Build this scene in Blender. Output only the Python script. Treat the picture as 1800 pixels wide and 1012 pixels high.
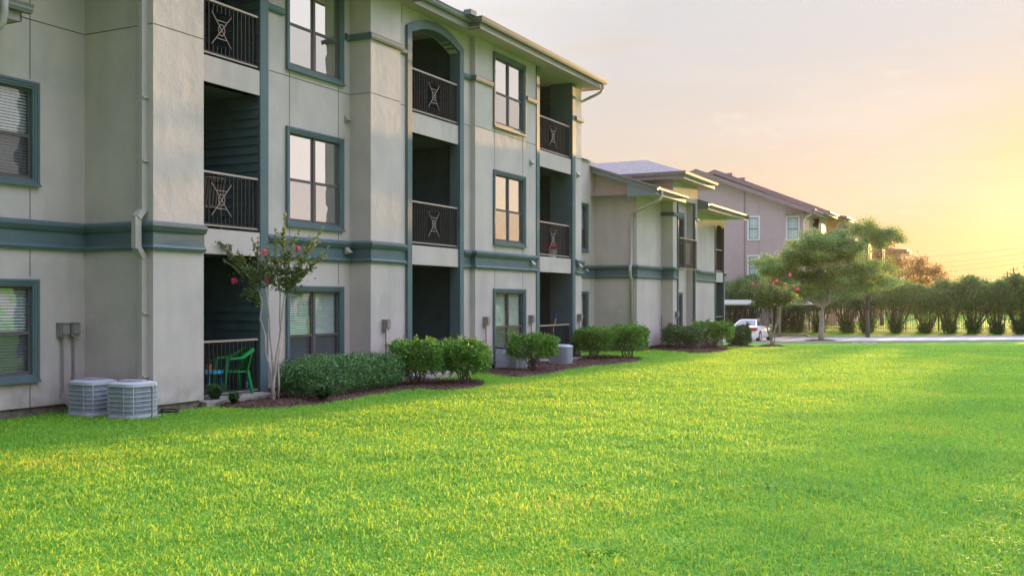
import bpy, bmesh, math, random
import numpy as np
from mathutils import Vector, Matrix
R = math.radians
for o in list(bpy.data.objects): bpy.data.objects.remove(o)
scene = bpy.context.scene
C = scene.collection

# ------------------------------------------------------------------ camera
CAMH = 1.8; YAW = R(26.9); F_PX = 1775.0; YH = 528.0
cs, sn = math.cos(YAW), math.sin(YAW)
cam_d = bpy.data.cameras.new('camera'); cam = bpy.data.objects.new('camera', cam_d); C.objects.link(cam)
cam.location = (0, 0, CAMH); cam.rotation_euler = (R(90), 0, YAW)
cam_d.sensor_width = 36; cam_d.lens = F_PX/1800*36; cam_d.shift_y = (YH-506)/1800.0
cam_d.clip_start = 0.1; cam_d.clip_end = 3000
scene.camera = cam
scene.view_settings.view_transform = 'Standard'; scene.view_settings.look = 'None'
scene.view_settings.exposure = 1.6; scene.view_settings.gamma = 1.0
scene.cycles.sample_clamp_direct = 4.0; scene.cycles.sample_clamp_indirect = 3.0; scene.cycles.max_bounces = 8; scene.cycles.transparent_max_bounces = 24

# ------------------------------------------------------------------ sun + sky
SUN_AZ = R(2.6); SUN_EL = R(4.0)           # azimuth measured from +Y towards +X
sd = Vector((math.sin(SUN_AZ)*math.cos(SUN_EL), math.cos(SUN_AZ)*math.cos(SUN_EL), math.sin(SUN_EL)))
sl = bpy.data.lights.new('sun', 'SUN'); sl.energy = 5.0; sl.angle = R(0.9); sl.color = (1.0, 0.56, 0.22)
so = bpy.data.objects.new('sun', sl); C.objects.link(so); so.rotation_euler = sd.to_track_quat('Z', 'Y').to_euler()
w = bpy.data.worlds.new('World'); scene.world = w; w.use_nodes = True
nt = w.node_tree; N = nt.nodes; L = nt.links; N.clear()
out = N.new('ShaderNodeOutputWorld'); bg = N.new('ShaderNodeBackground'); L.new(bg.outputs[0], out.inputs[0])
sky = N.new('ShaderNodeTexSky'); sky.sky_type = 'NISHITA'; sky.sun_disc = False
sky.sun_elevation = SUN_EL; sky.sun_rotation = SUN_AZ; sky.dust_density = 2.0; sky.air_density = 1.0
tc = N.new('ShaderNodeTexCoord'); sep = N.new('ShaderNodeSeparateXYZ'); L.new(tc.outputs['Generated'], sep.inputs[0])
def ramp(stops):
    r = N.new('ShaderNodeValToRGB'); cr = r.color_ramp
    while len(cr.elements) > 1: cr.elements.remove(cr.elements[-1])
    for i, (p, c) in enumerate(stops):
        e = cr.elements[0] if i == 0 else cr.elements.new(p)
        e.position = p; e.color = (*c, 1)
    return r
def vm(op, a, b):
    n = N.new('ShaderNodeVectorMath'); n.operation = op
    for i, q in enumerate((a, b)):
        if hasattr(q, 'is_linked'): L.new(q, n.inputs[i])
        else: n.inputs[i].default_value = q
    return n
def mth(op, a, b=0.0, clamp=False):
    n = N.new('ShaderNodeMath'); n.operation = op; n.use_clamp = clamp
    for i, q in enumerate((a, b)):
        if hasattr(q, 'is_linked'): L.new(q, n.inputs[i])
        else: n.inputs[i].default_value = q
    return n.outputs[0]
def mixc(fac, a, b, bt='MIX'):
    n = N.new('ShaderNodeMix'); n.data_type = 'RGBA'; n.blend_type = bt
    for s, q in ((n.inputs[0], fac), (n.inputs[6], a), (n.inputs[7], b)):
        if hasattr(q, 'is_linked'): L.new(q, s)
        else: s.default_value = q
    return n.outputs[2]
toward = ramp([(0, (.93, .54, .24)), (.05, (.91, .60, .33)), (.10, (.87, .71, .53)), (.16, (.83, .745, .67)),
               (.24, (.785, .77, .775)), (.30, (.80, .80, .82)), (.42, (2.2, 2.25, 2.9)), (.6, (3.7, 3.85, 5.1)), (1.0, (2.9, 3.05, 4.1))])  # upper stops far brighter than the sky in view, added as fill for walls and lawn
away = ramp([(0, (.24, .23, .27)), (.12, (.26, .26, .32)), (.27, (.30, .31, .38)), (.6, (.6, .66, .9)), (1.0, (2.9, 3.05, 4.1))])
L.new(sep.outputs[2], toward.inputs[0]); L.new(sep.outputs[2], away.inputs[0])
dot = vm('DOT_PRODUCT', tc.outputs['Generated'], tuple(sd)).outputs['Value']
behind = mth('MULTIPLY_ADD', dot, -0.75); N[-1].inputs[2].default_value = 0.38; N[-1].use_clamp = True
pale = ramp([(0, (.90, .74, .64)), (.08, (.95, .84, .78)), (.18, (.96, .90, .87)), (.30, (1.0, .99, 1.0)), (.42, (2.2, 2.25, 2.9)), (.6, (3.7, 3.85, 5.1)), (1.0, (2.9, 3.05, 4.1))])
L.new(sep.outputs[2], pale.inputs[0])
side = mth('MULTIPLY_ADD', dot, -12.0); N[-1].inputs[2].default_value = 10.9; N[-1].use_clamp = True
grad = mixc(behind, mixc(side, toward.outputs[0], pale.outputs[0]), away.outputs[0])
g1 = mth('MULTIPLY', mth('POWER', mth('MAXIMUM', dot, 0.0), 220.0), .9)
g2 = mth('POWER', mth('MAXIMUM', dot, 0.0), 400.0)
grad = mixc(g1, grad, (.95, .70, .25, 1)); 
grad = mixc(mth('MULTIPLY', g2, .8), grad, (1.05, .92, .50, 1))
# thin wisps of cloud
def wisps(sc, lo, hi, col, amt, grad, loc):
    mp = N.new('ShaderNodeMapping'); mp.inputs['Scale'].default_value = sc; mp.inputs['Location'].default_value = loc
    L.new(tc.outputs['Generated'], mp.inputs[0])
    nz = N.new('ShaderNodeTexNoise'); nz.inputs['Scale'].default_value = 1.0; nz.inputs['Detail'].default_value = 6; nz.inputs['Roughness'].default_value = .6
    L.new(mp.outputs[0], nz.inputs['Vector'])
    mr = N.new('ShaderNodeMapRange'); mr.inputs[1].default_value = lo; mr.inputs[2].default_value = hi
    L.new(nz.outputs[0], mr.inputs[0])
    return mixc(mth('MULTIPLY', mr.outputs[0], amt), grad, col)
grad = wisps((3, 3, 16), .48, .78, (.97, .87, .80, 1), .5, grad, (0, 0, 0))
grad = wisps((5, 5, 34), .55, .80, (.86, .66, .50, 1), .30, grad, (7, 2, 5))
grad = wisps((14, 14, 40), .62, .76, (1.0, .92, .78, 1), .6, grad, (3, 1, 0))
nish = mixc(1.0, sky.outputs[0], (.05, .05, .06, 1), 'MULTIPLY')
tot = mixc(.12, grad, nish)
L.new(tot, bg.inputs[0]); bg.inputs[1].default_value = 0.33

# ------------------------------------------------------------------ ground profile
def GH(x, y):
    s = -sn*x + cs*y
    return float(np.interp(s, [-1e4, 38, 62, 75, 80, 100, 1e5], [0, 0, -.85, -.85, -.6, -.35, -.35]))
def at(u, z):
    t = (u-900)/F_PX
    return z*(-sn+cs*t), z*(cs+sn*t)
def gp(u, v):          # ground point seen at photo pixel (flat near lawn)
    z = F_PX*CAMH/(v-YH)
    return at(u, z)

# ------------------------------------------------------------------ materials
def mat(name, col, rough=.7, var=.0, scale=4.0, bump=0.0, bscale=60.0, metal=0.0, col2=None, spec=.5, aniso=None, trans=0.0, island=0.0, emit=None):
    m = bpy.data.materials.new(name); m.use_nodes = True
    t = m.node_tree; n = t.nodes; l = t.links
    b = n['Principled BSDF']; b.inputs['Roughness'].default_value = rough; b.inputs['Metallic'].default_value = metal
    b.inputs['Specular IOR Level'].default_value = spec
    b.inputs['Base Color'].default_value = (*col, 1)
    tcn = n.new('ShaderNodeTexCoord')
    csock = None
    if col2 is None and var: col2 = tuple(c*(1-var) for c in col)
    if col2 is not None:
        mp = n.new('ShaderNodeMapping'); l.new(tcn.outputs['Object'], mp.inputs[0])
        if aniso: mp.inputs['Scale'].default_value = aniso
        nz = n.new('ShaderNodeTexNoise'); nz.inputs['Scale'].default_value = scale; nz.inputs['Detail'].default_value = 5; nz.inputs['Roughness'].default_value = .6
        l.new(mp.outputs[0], nz.inputs['Vector'])
        mr = n.new('ShaderNodeMapRange'); mr.inputs[1].default_value = .35; mr.inputs[2].default_value = .65
        l.new(nz.outputs[0], mr.inputs[0])
        mx = n.new('ShaderNodeMix'); mx.data_type = 'RGBA'
        l.new(mr.outputs[0], mx.inputs[0]); mx.inputs[6].default_value = (*col, 1); mx.inputs[7].default_value = (*col2, 1)
        csock = mx.outputs[2]
    if island:
        g = n.new('ShaderNodeNewGeometry'); hs = n.new('ShaderNodeHueSaturation')
        mr2 = n.new('ShaderNodeMapRange'); mr2.inputs[3].default_value = 1-island; mr2.inputs[4].default_value = 1+island
        l.new(g.outputs['Random Per Island'], mr2.inputs[0]); l.new(mr2.outputs[0], hs.inputs['Value'])
        mr3 = n.new('ShaderNodeMapRange'); mr3.inputs[3].default_value = .5+.05*island; mr3.inputs[4].default_value = .5-.05*island
        l.new(g.outputs['Random Per Island'], mr3.inputs[0]); l.new(mr3.outputs[0], hs.inputs['Hue'])
        if csock: l.new(csock, hs.inputs['Color'])
        else: hs.inputs['Color'].default_value = (*col, 1)
        csock = hs.outputs[0]
    if csock: l.new(csock, b.inputs['Base Color'])
    if bump:
        nb = n.new('ShaderNodeTexNoise'); nb.inputs['Scale'].default_value = bscale; nb.inputs['Detail'].default_value = 4
        l.new(tcn.outputs['Object'], nb.inputs['Vector'])
        bp = n.new('ShaderNodeBump'); bp.inputs['Strength'].default_value = bump; bp.inputs['Distance'].default_value = .02
        l.new(nb.outputs[0], bp.inputs['Height']); l.new(bp.outputs[0], b.inputs['Normal'])
    if trans:
        tr = n.new('ShaderNodeBsdfTranslucent'); ms = n.new('ShaderNodeMixShader'); ms.inputs[0].default_value = trans
        hs2 = n.new('ShaderNodeHueSaturation'); hs2.inputs['Hue'].default_value = .485; hs2.inputs['Saturation'].default_value = 1.1; hs2.inputs['Value'].default_value = 1.5
        if csock: l.new(csock, hs2.inputs['Color'])
        else: hs2.inputs['Color'].default_value = (*col, 1)
        l.new(hs2.outputs[0], tr.inputs['Color'])
        l.new(b.outputs[0], ms.inputs[1]); l.new(tr.outputs[0], ms.inputs[2])
        l.new(ms.outputs[0], n['Material Output'].inputs[0])
    return m
def stucco_mat(name, c1, c2, c3):
    m = bpy.data.materials.new(name); m.use_nodes = True
    t = m.node_tree; n = t.nodes; l = t.links; b = n['Principled BSDF']; b.inputs['Roughness'].default_value = .85
    b.inputs['Specular IOR Level'].default_value = .25
    tcn = n.new('ShaderNodeTexCoord')
    def nz(scale, det, sc=(1, 1, 1), dist=0):
        mp = n.new('ShaderNodeMapping'); mp.inputs['Scale'].default_value = sc; l.new(tcn.outputs['Object'], mp.inputs[0])
        q = n.new('ShaderNodeTexNoise'); q.inputs['Scale'].default_value = scale; q.inputs['Detail'].default_value = det
        q.inputs['Distortion'].default_value = dist; l.new(mp.outputs[0], q.inputs['Vector']); return q.outputs[0]
    def rng(s, a, bb):
        mr = n.new('ShaderNodeMapRange'); mr.inputs[1].default_value = a; mr.inputs[2].default_value = bb; l.new(s, mr.inputs[0]); return mr.outputs[0]
    def mx(f, a, bb, k=None):
        q = n.new('ShaderNodeMix'); q.data_type = 'RGBA'
        if k: 
            mm = n.new('ShaderNodeMath'); mm.operation = 'MULTIPLY'; mm.inputs[1].default_value = k; l.new(f, mm.inputs[0]); f = mm.outputs[0]
        l.new(f, q.inputs[0])
        for s, v in ((q.inputs[6], a), (q.inputs[7], bb)):
            if hasattr(v, 'is_linked'): l.new(v, s)
            else: s.default_value = (*v, 1)
        return q.outputs[2]
    c = mx(rng(nz(.9, 6, dist=.4), .38, .62), c1, c2)
    c = mx(rng(nz(3.5, 5, (1, 1, .5), .6), .45, .7), c, c3, .55)
    c = mx(rng(nz(1.5, 6, (1.3, 1.3, .16)), .50, .78), c, tuple(q*.68 for q in c2), .34)
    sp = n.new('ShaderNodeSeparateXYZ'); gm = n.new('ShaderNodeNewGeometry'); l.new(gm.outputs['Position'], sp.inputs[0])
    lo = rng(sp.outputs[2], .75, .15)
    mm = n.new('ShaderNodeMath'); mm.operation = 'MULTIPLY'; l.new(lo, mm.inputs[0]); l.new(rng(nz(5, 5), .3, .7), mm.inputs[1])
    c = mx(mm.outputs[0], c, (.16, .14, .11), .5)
    l.new(c, b.inputs['Base Color'])
    bp = n.new('ShaderNodeBump'); bp.inputs['Strength'].default_value = .3; bp.inputs['Distance'].default_value = .010
    l.new(nz(38, 6), bp.inputs['Height']); bp2 = n.new('ShaderNodeBump'); bp2.inputs['Strength'].default_value = .25; bp2.inputs['Distance'].default_value = .05
    l.new(nz(3, 3), bp2.inputs['Height']); l.new(bp.outputs[0], bp2.inputs['Normal']); l.new(bp2.outputs[0], b.inputs['Normal'])
    return m
def glass_mat(name, refl, tint, rough=.02, screen=0.0, wob=.06, wscale=1.6):
    m = bpy.data.materials.new(name); m.use_nodes = True
    t = m.node_tree; n = t.nodes; l = t.links; n.remove(n['Principled BSDF'])
    o = n['Material Output']; g = n.new('ShaderNodeBsdfGlossy'); g.inputs['Roughness'].default_value = rough; g.inputs['Color'].default_value = (1, 1, 1, 1)
    tr = n.new('ShaderNodeBsdfTransparent'); tr.inputs[0].default_value = (*tint, 1)
    ms = n.new('ShaderNodeMixShader'); ms.inputs[0].default_value = refl
    tcn = n.new('ShaderNodeTexCoord'); q = n.new('ShaderNodeTexNoise'); q.inputs['Scale'].default_value = wscale; q.inputs['Detail'].default_value = 1
    l.new(tcn.outputs['Object'], q.inputs['Vector']); bp = n.new('ShaderNodeBump'); bp.inputs['Strength'].default_value = wob; bp.inputs['Distance'].default_value = .05
    l.new(q.outputs[0], bp.inputs['Height']); l.new(bp.outputs[0], g.inputs['Normal'])
    l.new(tr.outputs[0], ms.inputs[1]); l.new(g.outputs[0], ms.inputs[2]); last = ms.outputs[0]
    if screen:
        d = n.new('ShaderNodeBsdfDiffuse'); d.inputs[0].default_value = (.10, .095, .10, 1)
        m2 = n.new('ShaderNodeMixShader'); m2.inputs[0].default_value = screen
        l.new(last, m2.inputs[1]); l.new(d.outputs[0], m2.inputs[2]); last = m2.outputs[0]
    l.new(last, o.inputs[0]); return m

M = {}
M['stucco'] = stucco_mat('stucco', (.525, .476, .45), (.445, .414, .40), (.56, .482, .445))
M['joint'] = mat('stucco_joint', (.10, .09, .08), .9)
M['teal'] = mat('teal_paint', (.070, .122, .138), .55, col2=(.09, .145, .16), scale=2.5, bump=.15, bscale=40)
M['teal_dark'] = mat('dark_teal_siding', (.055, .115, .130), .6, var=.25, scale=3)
M['ceiling'] = mat('balcony_ceiling', (.05, .075, .08), .8)
M['slab'] = mat('concrete', (.36, .34, .31), .9, var=.3, scale=6, bump=.3)
M['found'] = mat('foundation', (.10, .085, .07), .95, col2=(.2, .17, .14), scale=5, bump=.5, bscale=20)
M['frame'] = mat('window_vinyl', (.10, .085, .09), .5)
M['bronze'] = mat('rail_paint', (.04, .034, .034), .35, metal=.3)
M['bronze_l'] = mat('rail_cap_sheen', (.42, .34, .31), .35, metal=.2)  # handrail and ornament: reflected light painted in as a paler colour
M['glass'] = glass_mat('glass', .90, (.75, .85, .85))
M['glass_low'] = glass_mat('glass_with_screen', .82, (.5, .55, .6), .03, .22, .16, 3.0)
M['glass_dim'] = glass_mat('glass_shaded', .20, (.8, .88, .88), .02, 0, .3, 2.5)  # shaded copy of the pane glass, weaker sky reflection set in the material
M['glass_dark'] = glass_mat('glass_shaded_screen', .14, (.45, .5, .55), .04, .25, .3, 2.5)  # shaded copy of the screened glass, reflection lowered likewise
M['blind'] = mat('blind_slat', (.62, .66, .64), .6)
M['curtain'] = mat('curtain', (.5, .5, .45), .9, var=.2, scale=3)
M['roomdark'] = mat('room_interior', (.05, .05, .05), .9)
M['gutter'] = mat('gutter_paint', (.20, .205, .21), .4, var=.12, scale=2)
M['fascia'] = mat('fascia_paint', (.30, .28, .27), .6, var=.1, scale=2)
M['fascia_t'] = mat('fascia_teal_paint', (.15, .21, .22), .6, var=.1, scale=2)
M['soffit'] = mat('soffit_paint', (.55, .42, .41), .8, var=.1, scale=1.5)
M['spout'] = mat('downspout_paint', (.40, .375, .35), .5, var=.12, scale=3)
M['shingle'] = mat('shingle', (.18, .165, .165), .9, col2=(.27, .25, .25), scale=9, bump=.6, bscale=18)
M['mulch'] = mat('mulch', (.06, .034, .025), .95, col2=(.12, .072, .052), scale=30, bump=1.0, bscale=60)
M['mulch2'] = mat('mulch_chip', (.095, .052, .036), .95, island=.6)
M['asphalt'] = mat('concrete_road', (.56, .53, .53), .9, var=.2, scale=.6, bump=.3, bscale=30)
M['curb'] = mat('curb', (.50, .47, .45), .9, var=.2, scale=2)
M['yellow'] = mat('yellow_line', (.75, .5, .05), .8)
M['white_line'] = mat('white_line', (.7, .7, .7), .8)
M['ac'] = mat('condenser_paint', (.44, .48, .56), .5, var=.15, scale=4)
M['ac_dark'] = mat('condenser_coil', (.22, .25, .31), .6, var=.2, scale=60, aniso=(1, 1, .02))
M['ac_top'] = mat('condenser_top_paint', (.48, .52, .60), .45, var=.12, scale=4)
M['black'] = mat('black_plastic', (.02, .02, .022), .5)
M['box'] = mat('box_grey', (.24, .23, .21), .5, var=.1)
M['conduit'] = mat('conduit_grey', (.20, .19, .18), .4)
M['wood'] = mat('bark_pale', (.50, .46, .43), .85, col2=(.28, .24, .22), scale=14, aniso=(1, 1, .3), bump=.4, bscale=30)
M['bark'] = mat('bark', (.15, .12, .10), .9, col2=(.08, .065, .055), scale=10, aniso=(1, 1, .25), bump=.5, bscale=20)
M['green_plastic'] = mat('green_plastic', (.01, .30, .07), .35)
M['blue_plastic'] = mat('blue_plastic', (.03, .33, .50), .4)
M['pink_f'] = mat('blossom', (.72, .14, .26), .7, island=.3, trans=.3)
M['terra'] = mat('terracotta', (.45, .18, .10), .8)
M['white'] = mat('white_paint', (.75, .75, .76), .4)
M['whitem'] = mat('white_metal', (.80, .80, .82), .4, var=.06)
M['red'] = mat('red', (.33, .03, .03), .5)
M['fence'] = mat('iron', (.02, .02, .02), .5)
M['mauve'] = mat('mauve_siding', (.50, .40, .41), .85, var=.08, scale=1.5)
M['mauve_d'] = mat('mauve_trim', (.30, .225, .23), .8)
M['mauve_stucco'] = mat('sunlit_mauve_stucco', (.50, .40, .33), .9, var=.15, scale=.8)  # bay faces: warm low sunlight mixed into the mauve wall colour
M['leafA'] = mat('leaf_shrub', (.075, .20, .030), .45, col2=(.12, .29, .045), scale=5, island=.5, trans=.35)
M['leafA_dark'] = mat('leaf_shrub_dark', (.045, .13, .035), .45, col2=(.07, .17, .05), scale=5, island=.5, trans=.25)
M['leafV'] = mat('leaf_variegated', (.045, .16, .04), .38, col2=(.13, .28, .10), scale=8, island=.6, trans=.25)
M['leafC'] = mat('leaf_crape', (.085, .16, .055), .5, col2=(.13, .19, .055), scale=2.5, island=.5, trans=.4)
M['leafT'] = mat('leaf_tree', (.085, .19, .075), .55, col2=(.20, .29, .08), scale=.6, island=.5, trans=.45)
M['leafH'] = mat('leaf_myrtle', (.06, .17, .07), .6, col2=(.12, .22, .07), scale=.9, island=.5, trans=.40)
M['leafO'] = mat('leaf_olive', (.12, .10, .03), .6, col2=(.17, .13, .04), scale=.9, island=.5, trans=.45)
M['lirio'] = mat('liriope_blade', (.035, .105, .03), .45, island=.5, trans=.25)

# ------------------------------------------------------------------ mesh collector
class MB:
    def __init__(s): s.v = []; s.f = []
    def add(s, vs, fs):
        b = len(s.v); s.v += [tuple(p) for p in vs]; s.f += [tuple(b+i for i in q) for q in fs]
    def quad(s, a, b, c, d): s.add([a, b, c, d], [(0, 1, 2, 3)])
    def box(s, x0, x1, y0, y1, z0, z1):
        x0, x1 = min(x0, x1), max(x0, x1); y0, y1 = min(y0, y1), max(y0, y1); z0, z1 = min(z0, z1), max(z0, z1)
        s.add([(x0, y0, z0), (x1, y0, z0), (x1, y1, z0), (x0, y1, z0), (x0, y0, z1), (x1, y0, z1), (x1, y1, z1), (x0, y1, z1)],
              [(0, 3, 2, 1), (4, 5, 6, 7), (0, 1, 5, 4), (1, 2, 6, 5), (2, 3, 7, 6), (3, 0, 4, 7)])
    def bar(s, a, b, w=.02, h=None):           # rectangular bar a->b
        h = h or w; a = Vector(a); b = Vector(b); d = (b-a).normalized()
        up = Vector((0, 0, 1)) if abs(d.z) < .95 else Vector((1, 0, 0))
        sx = d.cross(up).normalized(); sy = sx.cross(d).normalized(); sx *= w/2; sy *= h/2
        vs = [a-sx-sy, a+sx-sy, a+sx+sy, a-sx+sy, b-sx-sy, b+sx-sy, b+sx+sy, b-sx+sy]
        s.add(vs, [(0, 3, 2, 1), (4, 5, 6, 7), (0, 1, 5, 4), (1, 2, 6, 5), (2, 3, 7, 6), (3, 0, 4, 7)])
    def tube(s, pts, rad, n=6, cap=True):
        pts = [Vector(p) for p in pts]
        rad = rad if isinstance(rad, (list, tuple)) else [rad]*len(pts)
        b = len(s.v); prev = None
        for i, p in enumerate(pts):
            d = (pts[min(i+1, len(pts)-1)]-pts[max(i-1, 0)])
            d = d.normalized() if d.length > 1e-9 else Vector((0, 0, 1))
            if prev is None: up = Vector((1, 0, 0)) if abs(d.x) < .9 else Vector((0, 1, 0))
            else: up = prev
            sx = (up-d*up.dot(d)).normalized(); prev = sx; sy = d.cross(sx)
            for k in range(n):
                a = 2*math.pi*k/n; s.v.append(tuple(p+(sx*math.cos(a)+sy*math.sin(a))*rad[i]))
        for i in range(len(pts)-1):
            for k in range(n):
                k2 = (k+1) % n
                s.f.append((b+i*n+k, b+i*n+k2, b+(i+1)*n+k2, b+(i+1)*n+k))
        if cap:
            s.f.append(tuple(b+k for k in reversed(range(n)))); s.f.append(tuple(b+(len(pts)-1)*n+k for k in range(n)))
    def lathe(s, prof, n=16, c=(0, 0, 0)):
        b = len(s.v)
        for r, z in prof:
            for k in range(n):
                a = 2*math.pi*k/n; s.v.append((c[0]+r*math.cos(a), c[1]+r*math.sin(a), c[2]+z))
        for i in range(len(prof)-1):
            for k in range(n):
                k2 = (k+1) % n; s.f.append((b+i*n+k, b+i*n+k2, b+(i+1)*n+k2, b+(i+1)*n+k))
        s.f.append(tuple(b+k for k in reversed(range(n)))); s.f.append(tuple(b+(len(prof)-1)*n+k for k in range(n)))
    def sweep(s, path, prof, closed_prof=True):   # path [(x,y)], prof [(outward offset, z)], mitred; outward = right hand side
        P = [Vector((p[0], p[1])) for p in path]; n = len(P); cols = []
        for i in range(n):
            ds = []
            if i > 0: ds.append((P[i]-P[i-1]).normalized())
            if i < n-1: ds.append((P[i+1]-P[i]).normalized())
            ns = [Vector((d.y, -d.x)) for d in ds]
            if len(ns) == 1: m = ns[0]
            else:
                m = ns[0]+ns[1]; m = m/ (1+ns[0].dot(ns[1]))
            cols.append([(P[i].x+m.x*o, P[i].y+m.y*o, z) for o, z in prof])
        b = len(s.v); k = len(prof)
        for c in cols: s.v += c
        for i in range(n-1):
            for j in range(k if closed_prof else k-1):
                j2 = (j+1) % k
                s.f.append((b+i*k+j, b+i*k+j2, b+(i+1)*k+j2, b+(i+1)*k+j))
        if closed_prof:
            s.f.append(tuple(b+j for j in range(k))); s.f.append(tuple(b+(n-1)*k+j for j in reversed(range(k))))
    def wallx(s, x, y0, y1, z0, z1, holes=(), t=.2):   # wall facing +x with rectangular holes (ya,yb,za,zb) and reveals
        ys = sorted(set([y0, y1]+[h[0] for h in holes]+[h[1] for h in holes])); zs = sorted(set([z0, z1]+[h[2] for h in holes]+[h[3] for h in holes]))
        for i in range(len(ys)-1):
            for j in range(len(zs)-1):
                cy, cz = (ys[i]+ys[i+1])/2, (zs[j]+zs[j+1])/2
                if cy < y0 or cy > y1 or cz < z0 or cz > z1: continue
                if any(h[0] < cy < h[1] and h[2] < cz < h[3] for h in holes): continue
                s.quad((x, ys[i], zs[j]), (x, ys[i+1], zs[j]), (x, ys[i+1], zs[j+1]), (x, ys[i], zs[j+1]))
        for a, b, c, d in holes:
            s.quad((x, a, c), (x-t, a, c), (x-t, a, d), (x, a, d)); s.quad((x, b, c), (x, b, d), (x-t, b, d), (x-t, b, c))
            s.quad((x, a, d), (x-t, a, d), (x-t, b, d), (x, b, d)); s.quad((x, a, c), (x, b, c), (x-t, b, c), (x-t, a, c))
    def wally(s, y, x0, x1, z0, z1, z1b=None):            # plain wall in plane y; z1b = top at x1
        z1b = z1 if z1b is None else z1b
        s.quad((x0, y, z0), (x1, y, z0), (x1, y, z1b), (x0, y, z1))
    def build(s, name, m, parent=None, smooth=False, loc=None, org=None):
        o = None
        me = bpy.data.meshes.new(name)
        og = org if org is not None else ((0, 0, 0) if loc is None else loc)
        vs = [(v[0]-og[0], v[1]-og[1], v[2]-og[2]) for v in s.v] if any(og) else s.v
        me.from_pydata(vs, [], s.f); me.update()
        if m: me.materials.append(M[m] if isinstance(m, str) else m)
        if smooth: me.polygons.foreach_set('use_smooth', [True]*len(me.polygons))
        o = bpy.data.objects.new(name, me); C.objects.link(o)
        if loc is not None: o.location = loc
        if parent is not None: o.parent = parent
        return o
def tag(o, label=None, cat=None, group=None, kind=None):
    if label: o['label'] = label
    if cat: o['category'] = cat
    if group: o['group'] = group
    if kind: o['kind'] = kind
    return o
def empty(name, loc, label, cat, group=None, rz=0):
    o = bpy.data.objects.new(name, None); o.empty_display_size = .2; C.objects.link(o); o.location = loc; o.rotation_euler = (0, 0, rz)
    return tag(o, label, cat, group)
def copy_tree(o, parent=None):
    c = o.copy(); C.objects.link(c)
    if parent is not None: c.parent = parent
    for ch in list(o.children): copy_tree(ch, c)
    return c
def dup(o, loc, rz=0, label=None, sc=None):
    c = copy_tree(o); c.location = loc; c.rotation_euler = (0, 0, rz)
    if label: c['label'] = label
    if sc: c.scale = sc
    return c

# numpy meshes -----------------------------------------------------
def np_mesh(name, V, nper, faces, m, parent=None, loc=None, kind=None):
    """V: (n, nper, 3) verts; faces: list of tuples of indices in one element"""
    n = len(V); me = bpy.data.meshes.new(name)
    me.vertices.add(n*nper); me.vertices.foreach_set('co', V.reshape(-1).astype(np.float32))
    base = (np.arange(n)*nper)[:, None]
    loops = np.concatenate([base+np.array(f)[None, :] for f in faces], axis=1)
    tot = loops.shape[1]; me.loops.add(n*tot); me.loops.foreach_set('vertex_index', loops.reshape(-1).astype(np.int32))
    lens = [len(f) for f in faces]; st = np.cumsum([0]+lens[:-1])
    starts = (np.arange(n)*tot)[:, None]+st[None, :]
    me.polygons.add(n*len(faces)); me.polygons.foreach_set('loop_start', starts.reshape(-1).astype(np.int32))
    me.update(calc_edges=True); me.validate()
    me.materials.append(M[m] if isinstance(m, str) else m)
    o = bpy.data.objects.new(name, me); C.objects.link(o)
    if parent is not None: o.parent = parent
    if loc is not None: o.location = loc
    return o
def leaves(pts, size, rng, up=.3, aspect=.5, nrm=None, folded=True):
    """leaf shaped rhombi (4 verts) at pts, random orientation"""
    n = len(pts); a = rng.normal(size=(n, 3)); a[:, 2] += up*0
    a /= np.linalg.norm(a, axis=1)[:, None]
    b = rng.normal(size=(n, 3)); b[:, 2] += 1.2*up*3
    c = np.cross(a, b); c /= np.linalg.norm(c, axis=1)[:, None]+1e-9
    s = size*(.6+.8*rng.random(n))[:, None]
    V = np.stack([pts-a*s*.5, pts+c*s*aspect*.5, pts+a*s*.5, pts-c*s*aspect*.5], axis=1)
    return V
LEAF_F = [(0, 1, 2, 3)]

exec_parts = []
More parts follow.
